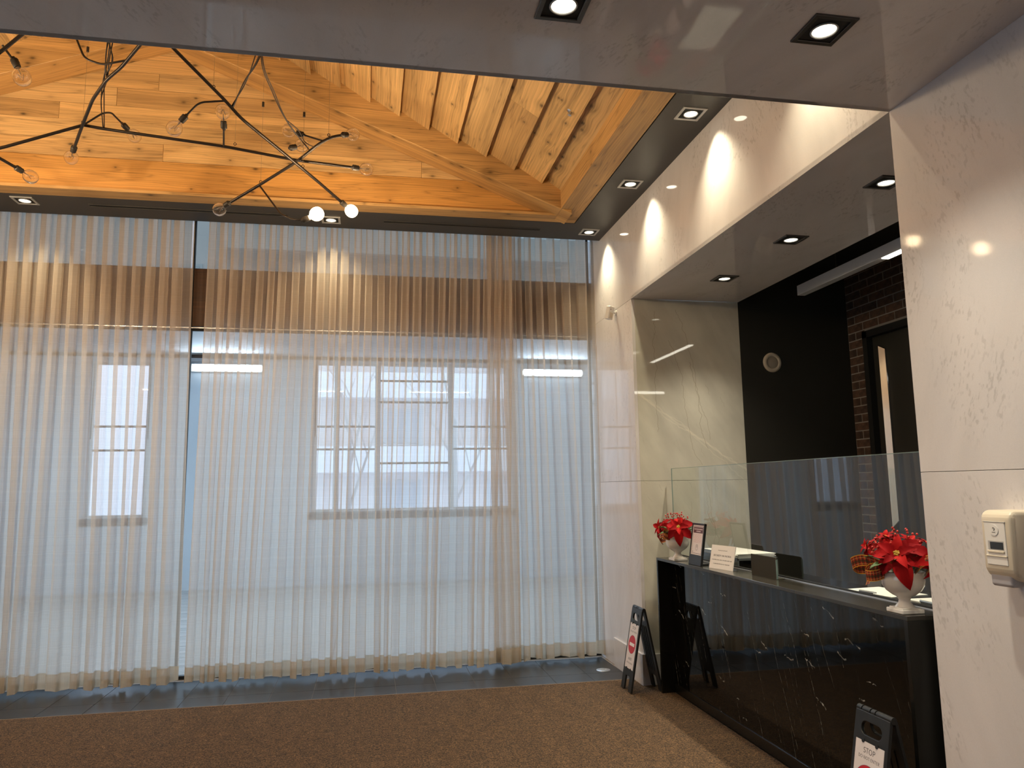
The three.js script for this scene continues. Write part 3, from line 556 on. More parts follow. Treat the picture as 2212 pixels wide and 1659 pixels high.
  for (const [a, b, lit] of bulbs) {
    const d = V(b).sub(V(a)).normalize(), c = V(b).addScaledVector(d, -0.066), q = new THREE.Quaternion().setFromUnitVectors(UPV, d);
    const s = part('socket', sock, M.socket, t); s.position.copy(c).addScaledVector(d, -0.055); s.quaternion.copy(q);
    const dist = V(a).distanceTo(s.position); if (dist > 0.02) part('arm', pipe([a, s.position.toArray()], 0.0068, 0.01, 8), M.bronze, t);
    const g = part('bulb', lit ? globe : shell, lit ? M.bulbLit : M.bulb, t, lit ? 'lit globe bulb' : 'unlit clear globe bulb'); g.position.copy(c); g.quaternion.copy(q);
    if (lit) { const l = new THREE.PointLight(rgb(...LAMP.bulbColor), lit > 1 ? LAMP.bulbFar : LAMP.bulb, 0, 2); l.name = 'bulb_glow'; l.position.copy(V(b)); l.castShadow = true; l.shadow.radius = 2; scene.add(l); }
    else { part('filament', mergeGeometries([stem, coil].map((x) => x.index ? x.toNonIndexed() : x)), M.filament, g); }
  }
  // cables that gather and drop to the pipes
  const r = rng(31);
  const cable = (pts, n, w) => { for (let k = 0; k < n; k++) part('cable', new THREE.TubeGeometry(new THREE.CatmullRomCurve3(pts.map((p, i) => new THREE.Vector3(p[0] + (r() - 0.5) * w * (i < pts.length - 1 ? 1 : 0.5), p[1] + (r() - 0.5) * w * 0.4, p[2] + (r() - 0.5) * w))), 40, 0.0036, 6), M.cord, t); };
  cable([[-3.72, 4.95, 2.62], [-3.81, 4.36, 2.52], [-3.856, 4.283, 2.401], [-3.912, 4.222, 2.285]], 3, 0.05);
  cable([[-3.74, 4.95, 2.62], [-3.83, 4.36, 2.52], [-3.87, 4.273, 2.401], [-3.93, 4.235, 2.25], [-4.03, 4.215, 2.0], [-4.107, 4.155, 1.72]], 3, 0.045);
  cable([[-2.86, 4.95, 2.55], [-2.987, 4.34, 2.473], [-3.076, 4.228, 2.339], [-3.165, 4.10, 2.26]], 3, 0.035);
  cable([[-2.88, 4.95, 2.55], [-2.955, 4.34, 2.478], [-2.927, 4.272, 2.168], [-2.853, 4.179, 1.963], [-2.711, 4.075, 1.735]], 2, 0.02);
  cable([[-2.853, 4.185, 1.963], [-2.79, 4.16, 1.867], [-2.74, 4.11, 1.80], [-2.67, 4.09, 1.775]], 1, 0.012);
  // suspension wires: hook on the pipe, wire straight up, gripper
  const hooks = [[-3.259, 4.152, 2.374, 0], [-3.242, 4.098, 1.685, 0], [-2.583, 4.158, 1.804, 0], [-2.762, 3.935, 1.752, 0.41], [-3.074, 3.872, 1.572, 0.62], [-4.215, 4.14, 1.775, 0.55], [-2.583, 4.158, 1.81, 0]];
  for (const [x, y, z, cup] of hooks) {
    part('hook', new THREE.TorusGeometry(0.009, 0.0022, 6, 14).translate(x, y + 0.017, z), M.bronze, t);
    const top = deck(x) - 0.005; part('wire', cyl(0.0011, 0.0011, top - y - 0.02, 5).translate(x, (top + y + 0.02) / 2, z), M.wire, t);
    if (cup) part('gripper', cyl(0.009, 0.009, 0.035, 10).translate(x, y + cup, z), M.socket, t);
  }
}

// ================================================================ CURTAINS
function curtain(name, label, o) {
  const g = thing(name, label, 'curtain', [0, 0, 0], 0, undefined), r = rng(o.seed), N = o.folds, C = 20;
  const run = (lo, hi) => { const c = [0]; for (let i = 0; i < N; i++) c.push(c[i] + lo + (hi - lo) * r()); return c.map((v) => v / c[N]); };
  const top = run(0.85, 1.15), low = run(0.45, 1.65), at0 = (c, s) => { const i = Math.min(N - 1, Math.floor(s)); return mix(c[i], c[i + 1], s - i); };
  const amp = [...Array(N + 1)].map(() => 0.7 + r() * 0.5), ampL = [...Array(N + 1)].map(() => 0.55 + r() * 0.9), skew = [...Array(N + 1)].map(() => (r() - 0.5) * 1.6);
  const at = (s, v) => {        // s in folds, v from the top (0) to the floor (1)
    const i = Math.min(N - 1, Math.floor(s)), f = s - i, e = smooth(0, 1, v) * 0.75 + v * 0.25, A = mix(mix(amp[i], amp[i + 1], f), mix(ampL[i], ampL[i + 1], f), e), k = mix(skew[i], skew[i + 1], f) * e, w = (o.xt1 - o.xt0) / N;
    const bunch = (u) => o.bunch ? Math.pow(u, o.bunch) : u, x = mix(mix(o.xt0, o.xt1, bunch(at0(top, s))), mix(o.xb0, o.xb1, bunch(at0(low, s))), e), a = 2 * Math.PI * s;
    return [x - w * (mix(0.20, 0.13, e) * A * Math.sin(2 * a) + 0.05 * k * Math.sin(a)), (o.amp ?? 0.05) * A * (Math.sin(a) + 0.22 * Math.sin(3 * a) + 0.25 * k * Math.cos(a)) + o.z + 0.010 * e * Math.sin(s * 1.7)];
  };
  const sheet = (y0, y1, rows, lift) => {
    const pos = [], uv = [], idx = [], cols = N * C;
    for (let j = 0; j <= rows; j++) for (let k = 0; k <= cols; k++) {
      const s = k / C, yb = y0 + (y0 < 0.1 ? 0.010 * Math.sin(s * 2.9) + 0.006 * Math.sin(s * 7.3) : 0), y = mix(y1, yb, j / rows), v = clamp(1 - (y - 0.03) / (HC - 0.03)), [x, z] = at(s, v);
      pos.push(x, y, z + lift); uv.push(s * 0.55, y * 2.2);
    }
    for (let j = 0; j < rows; j++) for (let k = 0; k < cols; k++) { const a = j * (cols + 1) + k, b = a + cols + 1; idx.push(a, b, a + 1, b, b + 1, a + 1); }
    const q = new THREE.BufferGeometry(); q.setAttribute('position', new THREE.Float32BufferAttribute(pos, 3)); q.setAttribute('uv', new THREE.Float32BufferAttribute(uv, 2)); q.setIndex(idx); q.computeVertexNormals(); return q;
  };
  part('fabric', sheet(0.165, HC + 0.06, 26, 0), M.sheer, g); part('hem', sheet(0.035, 0.165, 3, 0), M.hem, g, 'denser tan hem');
}
curtain('curtain', 'sheer off-white curtain panel left of the gap, hanging to the tiles', { seed: 11, folds: 33, xt0: -7.98, xt1: -3.905, xb0: -7.98, xb1: -3.852, z: -0.065, amp: 0.05 });
curtain('curtain', 'widest sheer curtain panel, from the gap to the bunched overlap', { seed: 12, folds: 26, xt0: -3.742, xt1: -0.86, xb0: -3.79, xb1: -0.86, z: -0.065, amp: 0.048 });
curtain('curtain', 'narrow sheer curtain panel against the marble wall', { seed: 13, folds: 10, xt0: -1.12, xt1: 0.0, xb0: -1.08, xb1: 0.0, z: -0.185, amp: 0.045, bunch: 1.5 });

// ================================================================ RECEPTION DESK AND WHAT STANDS ON IT
const LX = 0.045, LH = 1.065, LZ0 = 1.11, LZ1 = 4.05;
{
  const t = thing('reception_desk', 'black veined marble reception desk with a narrow raised ledge', 'desk');
  part('ledge', rb(LX, LH - 0.02, LZ0, 0.262, LH, LZ1, 0.002), M.ledgeStone, t);
  part('leg', rb(LX, 0.009, LZ0, 0.262, LH - 0.02, LZ0 + 0.025, 0.0015), M.blackStone, t); part('leg', rb(LX, 0.009, LZ1 - 0.025, 0.262, LH - 0.02, LZ1, 0.0015), M.blackStone, t);
  let g = rb(0.16, 0.009, LZ0 + 0.026, 0.185, LH - 0.02, LZ1 - 0.026, 0.001); g = g.index ? g.toNonIndexed() : g; const p = g.attributes.position, uv = new Float32Array(p.count * 2);
  for (let i = 0; i < p.count; i++) { uv[i * 2] = (p.getZ(i) - LZ0) / 2.9; uv[i * 2 + 1] = p.getY(i) / 1.03; }
  g.setAttribute('uv', new THREE.BufferAttribute(uv, 2)); part('front_panel', g, M.marbleBlack, t, 'polished black marble with white veins');
  part('base_strip', rb(0.154, 0.009, LZ0 + 0.026, 0.16, 0.08, LZ1 - 0.026, 0.001), M.blackStone, t);
  part('worktop', rb(0.19, 0.73, LZ0, 0.92, 0.76, LZ1, 0.003), M.blackStone, t);
  for (const z of [LZ0 + 0.03, LZ1 - 0.06]) part('side_panel', rb(0.27, 0, z, 0.90, 0.73, z + 0.03, 0.002), M.matteBlack, t);
  part('back_ridge', rb(0.262, LH - 0.06, LZ0, 0.275, LH + 0.004, LZ1, 0.002), M.steel, t);
}
{
  const t = thing('glass_screen', 'tall clear glass screen standing along the reception desk', 'glass screen');
  part('pane', new THREE.PlaneGeometry(3.32, 0.722).rotateY(-Math.PI / 2).translate(0.283, LH + 0.005 + 0.361, 0.935 + 1.66), M.screenGlass, t);
  part('edge', mergeGeometries([bx(0.280, LH, 0.932, 0.286, 1.79, 0.936), bx(0.280, 1.787, 0.935, 0.286, 1.79, 4.255)]), M.glassEdge, t, 'greenish polished edge');
  part('channel', rb(0.277, LH - 0.03, 0.935, 0.292, LH + 0.012, 4.255, 0.002), M.blackSteel, t);
}

// ---- poinsettia urns
const bractGeo = (() => {
  const pos = [], idx = [], nu = 8, nv = 4;
  for (let i = 0; i <= nu; i++) for (let j = 0; j <= nv; j++) { const u = i / nu, v = j / nv * 2 - 1, w = 0.0255 * Math.pow(Math.sin(Math.PI * Math.pow(u, 0.8)), 0.85) + 0.0015 * (1 - u), ridge = 0.008 * Math.abs(v) * Math.sin(Math.PI * u); pos.push(v * w, 0.012 * Math.sin(u * 2.6) - 0.030 * u * u + ridge + 0.0022 * Math.sin(u * 24 + Math.abs(v) * 5), u * 0.105); }
  for (let i = 0; i < nu; i++) for (let j = 0; j < nv; j++) { const a = i * (nv + 1) + j; idx.push(a, a + nv + 1, a + 1, a + 1, a + nv + 1, a + nv + 2); }
  const g = new THREE.BufferGeometry(); g.setAttribute('position', new THREE.Float32BufferAttribute(pos, 3)); g.setIndex(idx); g.computeVertexNormals(); return g;
})();
const plaid = canvasTex(256, 64, (g, w, h) => { g.fillStyle = '#b3211b'; g.fillRect(0, 0, w, h); for (let x = 0; x < w; x += 32) { g.fillStyle = 'rgba(30,70,40,0.5)'; g.fillRect(x, 0, 11, h); g.fillStyle = '#d8c06a'; g.fillRect(x + 18, 0, 2, h); } g.fillStyle = 'rgba(25,65,35,0.45)'; g.fillRect(0, 22, w, 14); g.fillStyle = '#e0c46a'; g.fillRect(0, 12, w, 2); g.fillRect(0, 46, w, 2); g.fillStyle = '#e7a93a'; g.fillRect(0, 0, w, 5); g.fillRect(0, h - 5, w, 5); });
M.ribbon = std({ map: plaid, roughness: 0.5, side: THREE.DoubleSide });
function ribbonLoop(pts, width, out) {
  const c = new THREE.CatmullRomCurve3(pts.map((p) => new THREE.Vector3(...p))), n = 30, pos = [], uv = [], idx = [], o = new THREE.Vector3(...out).multiplyScalar(width / 2);
  for (let i = 0; i <= n; i++) { const p = c.getPoint(i / n); pos.push(...p.clone().add(o).toArray(), ...p.clone().sub(o).toArray()); uv.push(i / n * 2, 0, i / n * 2, 1); }
  for (let i = 0; i < n; i++) { const a = i * 2; idx.push(a, a + 1, a + 2, a + 1, a + 3, a + 2); }
  const g = new THREE.BufferGeometry(); g.setAttribute('position', new THREE.Float32BufferAttribute(pos, 3)); g.setAttribute('uv', new THREE.Float32BufferAttribute(uv, 2)); g.setIndex(idx); g.computeVertexNormals(); return g;
}
const berryGeo = new THREE.SphereGeometry(0.0056, 8, 6);
function urn(label, [x, y, z], flowers, ribbons, seed, berries) {
  const t = thing('poinsettia_urn', label, 'flower arrangement', [x, y, z], 0, 'red poinsettia arrangements in white urns'), r = rng(seed);
  part('foot', mergeGeometries([rb(-0.056, 0, -0.056, 0.056, 0.020, 0.056, 0.005, 3), rb(-0.047, 0.018, -0.047, 0.047, 0.026, 0.047, 0.004, 2)]), M.ceramic, t);
  part('urn', lathe([[0.044, 0.024], [0.036, 0.034], [0.026, 0.046], [0.024, 0.058], [0.030, 0.066], [0.032, 0.070], [0.050, 0.080], [0.073, 0.098], [0.087, 0.120], [0.092, 0.142], [0.090, 0.158], [0.087, 0.168], [0.091, 0.176], [0.094, 0.181], [0.090, 0.184], [0.082, 0.176], [0.076, 0.15], [0, 0.14]], 40), M.ceramic, t);
  for (const [fx, fy, fz, nx, ny, nz, sc, tw] of flowers) {
    const f = sub('flower', t); f.position.set(fx, fy, fz); f.quaternion.setFromUnitVectors(UPV, new THREE.Vector3(nx, ny, nz).normalize()); f.scale.setScalar(sc * 1.16);
    for (let k = 0; k < 6; k++) { const b = part('bract', bractGeo, M.bract[k % 3], f); b.rotation.set(0, k * Math.PI / 3 + tw + (r() - 0.5) * 0.3, 0); b.rotateX(0.10 + r() * 0.5); b.scale.setScalar(0.9 + r() * 0.3); }
    for (let k = 0; k < 5; k++) { const b = part('bract', bractGeo, M.bract[(k + 1) % 3], f); b.rotation.set(0, k * Math.PI / 2.5 + tw + 0.4, 0); b.rotateX(-0.45 - r() * 0.3); b.scale.setScalar(0.55 + r() * 0.15); b.position.y = 0.004; }
    part('stamens', mergeGeometries([...Array(7)].map((_, k) => new THREE.SphereGeometry(0.0042, 8, 6).translate(0.007 * Math.cos(k * 1.05) * (k ? 1 : 0), 0.012 + r() * 0.004, 0.007 * Math.sin(k * 1.05) * (k ? 1 : 0)))), M.stamen, f);
  }
  for (let k = 0; k < 9; k++) {      // green leaves between the flowers
    const a = k * 0.7 + 0.3, b = part('leaf', bractGeo, M.leafGreen, t); b.position.set(0.05 * Math.cos(a), 0.19 + 0.02 * r(), 0.05 * Math.sin(a)); b.rotation.set(0, -a + Math.PI / 2, 0); b.rotateX(-0.15 - r() * 0.7); b.scale.setScalar(0.85 + r() * 0.3);
  }
  const needles = [];
  for (let s = 0; s < 26; s++) {     // pine sprays
    const a = r() * 6.283, up = 0.1 + r() * 0.9, d = new THREE.Vector3(Math.cos(a), up, Math.sin(a)).normalize(), p0 = new THREE.Vector3(0.03 * Math.cos(a), 0.185, 0.03 * Math.sin(a)), L = 0.07 + r() * 0.05;
    for (let k = 0; k < 18; k++) { const q = p0.clone().addScaledVector(d, L * k / 18), e = d.clone().add(new THREE.Vector3(r() - 0.5, r() - 0.5, r() - 0.5).multiplyScalar(1.7)).normalize(); needles.push(along(new THREE.ConeGeometry(0.0011, 0.026, 3, 1, true).translate(0, 0.013, 0), q, e)); }
  }
  const nd = part('pine_needles', mergeGeometries(needles), M.needle, t); nd.userData.kind = 'stuff';
  for (const [bx0, by0, bz0] of berries) {
    const g = sub('berry_sprig', t), st = [], be = [], base = new THREE.Vector3(bx0 * 0.3, 0.19, bz0 * 0.3), tip = new THREE.Vector3(bx0, by0, bz0);
    for (let k = 0; k < 9; k++) { const e = tip.clone().add(new THREE.Vector3((r() - 0.5) * 0.075, (r() - 0.5) * 0.06, (r() - 0.5) * 0.075)), m = base.clone().lerp(tip, 0.6); st.push(along(cyl(0.0007, 0.0009, m.distanceTo(e), 4).translate(0, m.distanceTo(e) / 2, 0), m, e.clone().sub(m))); be.push(e); r(); }
    st.push(along(cyl(0.0012, 0.0014, base.distanceTo(tip) * 0.6, 5).translate(0, base.distanceTo(tip) * 0.3, 0), base, tip.clone().sub(base)));
    part('twigs', mergeGeometries(st), M.twig, g); for (const e of be) part('berry', berryGeo, M.berry, g).position.copy(e);
  }
  for (const [pts, w, out] of ribbons) part('ribbon', ribbonLoop(pts, w, out), M.ribbon, t, 'plaid ribbon loop');
}
urn('white urn of red poinsettias at the far end of the desk, beside the framed notice', [0.112, LH, 1.40],
  [[-0.075, 0.245, -0.135, -0.9, 0.35, 0.1, 1.05, 0.2], [-0.045, 0.262, 0.145, -0.5, 0.4, 0.8, 1.15, 0.5], [0.04, 0.285, -0.02, 0.1, 1, -0.2, 0.8, 0.1], [-0.06, 0.195, -0.12, -0.6, -0.2, -0.4, 0.8, 0.9]],
  [[[[-0.05, 0.20, 0.02], [-0.11, 0.225, 0.00], [-0.125, 0.195, 0.035], [-0.09, 0.175, 0.05], [-0.05, 0.19, 0.03]], 0.036, [0, 0.9, 0.4]], [[[-0.05, 0.20, -0.02], [-0.115, 0.185, -0.06], [-0.10, 0.15, -0.07], [-0.06, 0.165, -0.03]], 0.03, [0.1, 1, 0]]],
  71, [[-0.05, 0.33, -0.04], [0.0, 0.345, 0.06], [0.03, 0.335, -0.07], [-0.04, 0.34, 0.02], [0.02, 0.33, 0.12]]);
urn('white urn of red poinsettias and plaid ribbon on the ledge beside the marble pier', [0.112, LH, 3.955],
  [[-0.065, 0.262, 0.06, -0.60, 0.52, 0.66, 1.15, 0.62], [-0.07, 0.285, -0.13, -0.8, 0.4, -0.2, 0.55, 0.2], [0.05, 0.30, 0.0, 0.0, 0.9, 0.3, 0.8, 0.5], [0.06, 0.255, 0.13, 0.4, 0.4, 0.9, 0.85, 0.1], [-0.04, 0.33, -0.04, -0.3, 1, 0.2, 0.55, 0.6]],
  [[[[-0.06, 0.20, -0.04], [-0.115, 0.225, -0.11], [-0.145, 0.205, -0.155], [-0.12, 0.185, -0.16], [-0.08, 0.19, -0.08]], 0.052, [-0.25, 1, 0.1]], [[[-0.06, 0.195, -0.02], [-0.12, 0.19, -0.055], [-0.15, 0.165, -0.05], [-0.13, 0.165, -0.01], [-0.07, 0.185, 0.0]], 0.05, [-0.15, 1, 0.1]], [[[-0.06, 0.18, -0.06], [-0.10, 0.155, -0.085], [-0.11, 0.115, -0.10]], 0.028, [0, 0.3, 1]], [[[0.0, 0.19, 0.08], [0.0, 0.24, 0.15], [0.05, 0.24, 0.14], [0.05, 0.19, 0.09]], 0.045, [0.3, 1, 0]]],
  72, [[-0.06, 0.315, -0.07], [-0.075, 0.285, -0.055], [-0.01, 0.345, -0.02], [0.03, 0.345, 0.03], [0.08, 0.315, 0.10], [-0.05, 0.30, -0.02]]);

// ---- framed notice and paper notice
const noticeTex = canvasTex(360, 560, (g, w, h) => {
  g.fillStyle = '#e9dfe0'; g.fillRect(0, 0, w, h); g.strokeStyle = '#5a4650'; g.lineWidth = 7; g.strokeRect(26, 26, w - 52, h - 52); g.fillStyle = '#5b3a45'; g.fillRect(30, 40, w - 60, 110);
  g.fillStyle = '#f2e9ea'; for (const [y, n, x0] of [[66, 15, 48], [106, 8, 120]]) for (let k = 0; k < n; k++) { g.fillRect(x0 + k * 18, y, 12, 22); g.fillStyle = k % 2 ? '#f2e9ea' : '#e4d2d6'; }
  g.fillStyle = '#c98a94'; for (let k = 0; k < 9; k++) for (let i = 0; i < 11; i++) g.fillRect(56 + i * 23 + (k % 3) * 3, 172 + k * 19, 17 - (i + k) % 3 * 4, 6);
  g.strokeStyle = '#5a4650'; g.lineWidth = 5; g.beginPath(); g.ellipse(w / 2, 420, 34, 56, 0, 0, 7); g.stroke(); g.beginPath(); for (const x of [-16, 0, 16]) { g.moveTo(w / 2 + x, 378); g.lineTo(w / 2 + x, 425); } g.stroke(); g.fillStyle = '#333'; g.fillRect(44, 500, 30, 10);
});
const securityTex = canvasTex(600, 440, (g, w, h) => {
  g.fillStyle = '#e8e3e1'; g.fillRect(0, 0, w, h); g.textAlign = 'center'; g.fillStyle = '#77706e'; g.font = 'italic 30px serif'; for (let k = 0; k < 9; k++) g.fillRect(w / 2 - 118 + k * 26, 84 + (k % 2) * 4, 18, 12);
  g.fillStyle = '#2b2626'; g.font = 'bold 44px sans-serif'; g.fillText('SECURITY ON PATROL', w / 2, 206);
  g.fillStyle = '#6a6463'; for (let k = 0; k < 22; k++) g.fillRect(46 + k * 23.5, 262 + (k % 3), 8 + (k * 7) % 11, 18); for (let k = 0; k < 17; k++) g.fillRect(92 + k * 25, 336 + (k % 2) * 2, 9 + (k * 5) % 11, 18);
});
M.notice = std({ map: noticeTex, roughness: 0.4 }); M.security = std({ map: securityTex, roughness: 0.7 });
{
  // leaning back frame, its face towards the lobby (-x)
  const t = thing('framed_notice', 'tall black framed notice with a dark red heading, leaning on the ledge', 'notice', [0.083, LH, 1.775], -Math.PI / 2), W = 0.105, H = 0.305, tilt = -0.16;
  const add = (n, g, m, l) => { const p = part(n, g, m, t, l); p.rotation.x = tilt; return p; };
  add('frame', mergeGeometries([rb(-W, 0, -0.012, W, 0.075, 0.006, 0.002), rb(-W, 0.075, -0.012, -W + 0.012, H, 0.006, 0.002), rb(W - 0.012, 0.075, -0.012, W, H, 0.006, 0.002), rb(-W, H - 0.014, -0.012, W, H, 0.006, 0.002)]), M.blackPlastic);
  add('backing', bx(-W + 0.01, 0.07, -0.010, W - 0.01, H - 0.01, 0.0), M.paper);
  add('sheet', new THREE.PlaneGeometry(2 * W - 0.024, H - 0.09).translate(0, 0.0755 + (H - 0.09) / 2, 0.0012), M.notice, 'printed notice');
  part('stand', rb(-0.05, 0, -0.085, 0.05, 0.012, 0.0, 0.003), M.blackPlastic, t);
}
{
  const t = thing('paper_notice', 'small white paper notice reading security on patrol, beside the tall framed notice', 'notice', [0.125, LH, 2.10], -Math.PI / 2 + 0.17), W = 0.135, H = 0.165, tilt = -0.22;
  for (const [n, g, m] of [['card', bx(-W, 0, -0.003, W, H, 0), M.paper], ['print', new THREE.PlaneGeometry(2 * W - 0.004, H - 0.004).translate(0, H / 2, 0.0008), M.security]]) { const p = part(n, g, m, t); p.rotation.x = tilt; }
  const f = part('foot', bx(-W, 0, -0.06, W, 0.003, 0.0), M.acrylic, t);
}
{
  const t = thing('sign_holder', 'dark blank acrylic sign holder seen from behind on the ledge', 'sign holder', [0.20, LH, 2.56], -Math.PI / 2), W = 0.155;
  const s = new THREE.Shape(); s.moveTo(-W, 0); s.lineTo(W, 0); s.lineTo(W, 0.115); s.quadraticCurveTo(W, 0.13, W - 0.015, 0.13); s.lineTo(-W, 0.13); s.closePath();
  part('panel', new THREE.ExtrudeGeometry(s, { depth: 0.004, bevelEnabled: true, bevelSize: 0.001, bevelThickness: 0.001, bevelSegments: 1 }), M.holderBack, t); part('clear_edge', rb(W + 0.001, 0.002, -0.002, W + 0.006, 0.118, 0.008, 0.001), M.glassEdge, t); part('foot', rb(-W, 0, -0.05, W, 0.003, 0, 0.001), M.holderBack, t);
}
{
  const t = thing('document_tray', 'grey box tray on the desk behind the paper notice', 'document tray', [0.50, 0.76, 1.60]);
  part('box', mergeGeometries([rb(-0.16, 0.0, -0.33, 0.16, 0.015, 0.33), rb(-0.16, 0.0, -0.33, -0.145, 0.36, 0.33), rb(0.145, 0, -0.33, 0.16, 0.36, 0.33), rb(-0.16, 0.34, -0.33, 0.16, 0.36, 0.33), rb(-0.16, 0.0, -0.345, 0.16, 0.36, -0.33)]), M.trayGrey, t);
  const st = thing('paper_stack', 'loose stack of white papers on the grey box tray', 'papers', [0.50, 1.121, 1.61]), r = rng(9);
  for (let k = 0; k < 7; k++) { const p = part('sheet', rb(-0.15, 0, -0.29, 0.15, 0.0034, 0.29, 0.0006), M.paper, st); p.position.set((r() - 0.5) * 0.02, k * 0.0036, (r() - 0.5) * 0.03); p.rotation.y = (r() - 0.5) * 0.08; }
  const ph = thing('desk_phone', 'low dark desk phone behind the framed notice', 'telephone', [0.50, 0.76, 1.10]);
  part('base', prism([[-0.09, 0], [0.09, 0], [0.09, 0.07], [-0.09, 0.03]], -0.1, 0.1, 0.004), M.blackPlastic, ph); part('handset', new THREE.CapsuleGeometry(0.02, 0.14, 4, 10).rotateX(Math.PI / 2).rotateZ(0.2).translate(0.0, 0.075, -0.06), M.blackPlastic, ph); part('keypad', rb(-0.03, 0.055, 0.0, 0.05, 0.062, 0.08, 0.002).rotateZ(0.2), M.trayGrey, ph);
}
function clipboard(label, [x, y, z], turn) {
  const t = thing('clipboard', label, 'clipboard', [x, y, z], turn, 'clipboards on the desk behind the glass');
  part('board', rb(-0.13, 0, -0.18, 0.13, 0.012, 0.18, 0.004), M.blackPlastic, t); part('paper', rb(-0.12, 0.013, -0.17, 0.115, 0.02, 0.165, 0.001), M.paper, t);
  part('clip', mergeGeometries([rb(-0.132, 0.010, -0.045, -0.10, 0.028, 0.045, 0.003), cyl(0.007, 0.007, 0.1, 10).rotateX(Math.PI / 2).translate(-0.125, 0.026, 0)]), M.steel, t);
}
const trayBase = thing('desk_shelf', 'dark raised shelf behind the glass near the pier urn', 'shelf', [0.56, 0.76, 3.55]); part('top', rb(-0.24, 0.27, -0.42, 0.24, 0.285, 0.46, 0.003), M.blackStone, trayBase); for (const z of [-0.40, 0.44]) part('side', rb(-0.24, 0, z - 0.01, 0.24, 0.27, z + 0.01, 0.002), M.matteBlack, trayBase);
clipboard('clipboard of white papers just left of the pier urn', [0.46, 1.046, 3.36], 0.12);
clipboard('clipboard of white papers behind the pier urn', [0.50, 1.046, 3.78], -0.05);

// ---- folding floor signs
const stopTex = canvasTex(420, 880, (g, w, h) => {
  g.fillStyle = '#e3dcde'; g.fillRect(0, 0, w, h); g.fillStyle = '#2a2a33'; g.textAlign = 'center'; g.font = '76px sans-serif'; g.fillText('STOP', w / 2, 112); g.font = '46px sans-serif'; g.fillText('DO NOT ENTER', w / 2, 176);
  g.fillStyle = '#c1202f'; g.beginPath(); g.arc(w / 2, 408, 178, 0, 7); g.fill(); g.strokeStyle = '#5b4a66'; g.lineWidth = 4; g.stroke(); g.fillStyle = '#f1eaea'; g.fillRect(w / 2 - 122, 378, 244, 62);
  g.fillStyle = '#2a2a33'; g.font = '66px sans-serif'; g.fillText('ARRÊT', w / 2, 716); g.font = '42px sans-serif'; g.fillText('NE PAS ENTRER', w / 2, 788);
});
M.stopPrint = std({ map: stopTex, roughness: 0.45 });
function makeFloorSign() {
  const t = new THREE.Group(), W = 0.12, H = 0.64;
  const outline = () => {
    const s = new THREE.Shape(); s.moveTo(-W, 0); s.lineTo(-W + 0.075, 0); s.lineTo(-W + 0.075, 0.095); s.quadraticCurveTo(-W + 0.075, 0.11, -W + 0.09, 0.11); s.lineTo(W - 0.09, 0.11); s.quadraticCurveTo(W - 0.075, 0.11, W - 0.075, 0.095); s.lineTo(W - 0.075, 0); s.lineTo(W, 0); s.lineTo(W - 0.006, H); s.lineTo(-W + 0.006, H); s.closePath();
    const o = new THREE.Path(); o.moveTo(-0.04, H - 0.095); o.lineTo(0.04, H - 0.095); o.absarc(0.04, H - 0.067, 0.028, -Math.PI / 2, Math.PI / 2, false); o.lineTo(-0.04, H - 0.039); o.absarc(-0.04, H - 0.067, 0.028, Math.PI / 2, 1.5 * Math.PI, false); s.holes.push(o); return s;
  };
  const panel = () => new THREE.ExtrudeGeometry(outline(), { depth: 0.010, bevelEnabled: true, bevelSize: 0.0025, bevelThickness: 0.0025, bevelOffset: -0.0025, bevelSegments: 2, curveSegments: 12 });
  const lean = 0.19;
  // turned so that the print faces local +z
  const f = part('front_panel', panel().translate(0, -H, -0.005), M.blackPlastic, t), b = part('back_panel', panel().translate(0, -H, -0.005), M.blackPlastic, t);
  const y = H * Math.cos(lean) + 0.006; f.position.set(0, y, 0.010); f.rotation.x = -lean; b.position.set(0, y, -0.010); b.rotation.x = lean;
  part('insert', rb(-0.096, -H + 0.165, 0.0056, 0.096, -H + 0.165 + 0.355, 0.0075, 0.0008), M.paper, f);
  part('print', new THREE.PlaneGeometry(0.188, 0.352).translate(0, -H + 0.165 + 0.1775, 0.0082), M.stopPrint, f, 'white insert with a red no-entry disc');
  for (const [x, dy] of [[-0.045, 0.355], [0.045, 0.355], [-0.045, 0], [0.045, 0]]) part('tab', cyl(0.009, 0.009, 0.006, 14).rotateX(Math.PI / 2).translate(x, -H + 0.165 + dy, 0.008), M.blackPlastic, f);
  for (const x of [-0.06, -0.02, 0.02, 0.06]) part('rib', rb(x - 0.004, -H + 0.15, 0.0055, x + 0.004, -0.13, 0.011, 0.002), M.blackPlastic, b);
  part('hinge', mergeGeometries([cyl(0.015, 0.015, 0.10, 18).rotateZ(Math.PI / 2).translate(0.066, y + 0.004, 0), cyl(0.0145, 0.0145, 0.026, 18).rotateZ(Math.PI / 2).translate(-0.005, y + 0.004, 0), cyl(0.015, 0.015, 0.05, 18).rotateZ(Math.PI / 2).translate(-0.05, y + 0.004, 0), cyl(0.0145, 0.0145, 0.032, 18).rotateZ(Math.PI / 2).translate(-0.099, y + 0.004, 0), cyl(0.010, 0.010, 0.22, 14).rotateZ(Math.PI / 2).translate(0, y + 0.004, 0)]), M.blackPlastic, t);
  return t;
}
{
  const p = makeFloorSign(), put = (label, pos, turn) => { const g = p.clone(); g.name = numbered('floor_sign'); g.position.set(...pos); g.rotation.y = turn; scene.add(g); tag(g, label, 'floor sign', 'black folding no-entry floor signs'); };
  put('black folding no-entry sign on the carpet at the far end of the desk', [-0.075, 0.009, 0.99], -Math.PI / 2);
  put('black folding no-entry sign before the near end of the desk, cut off by the frame', [-0.085, 0.009, 3.97], -Math.PI / 2);
}

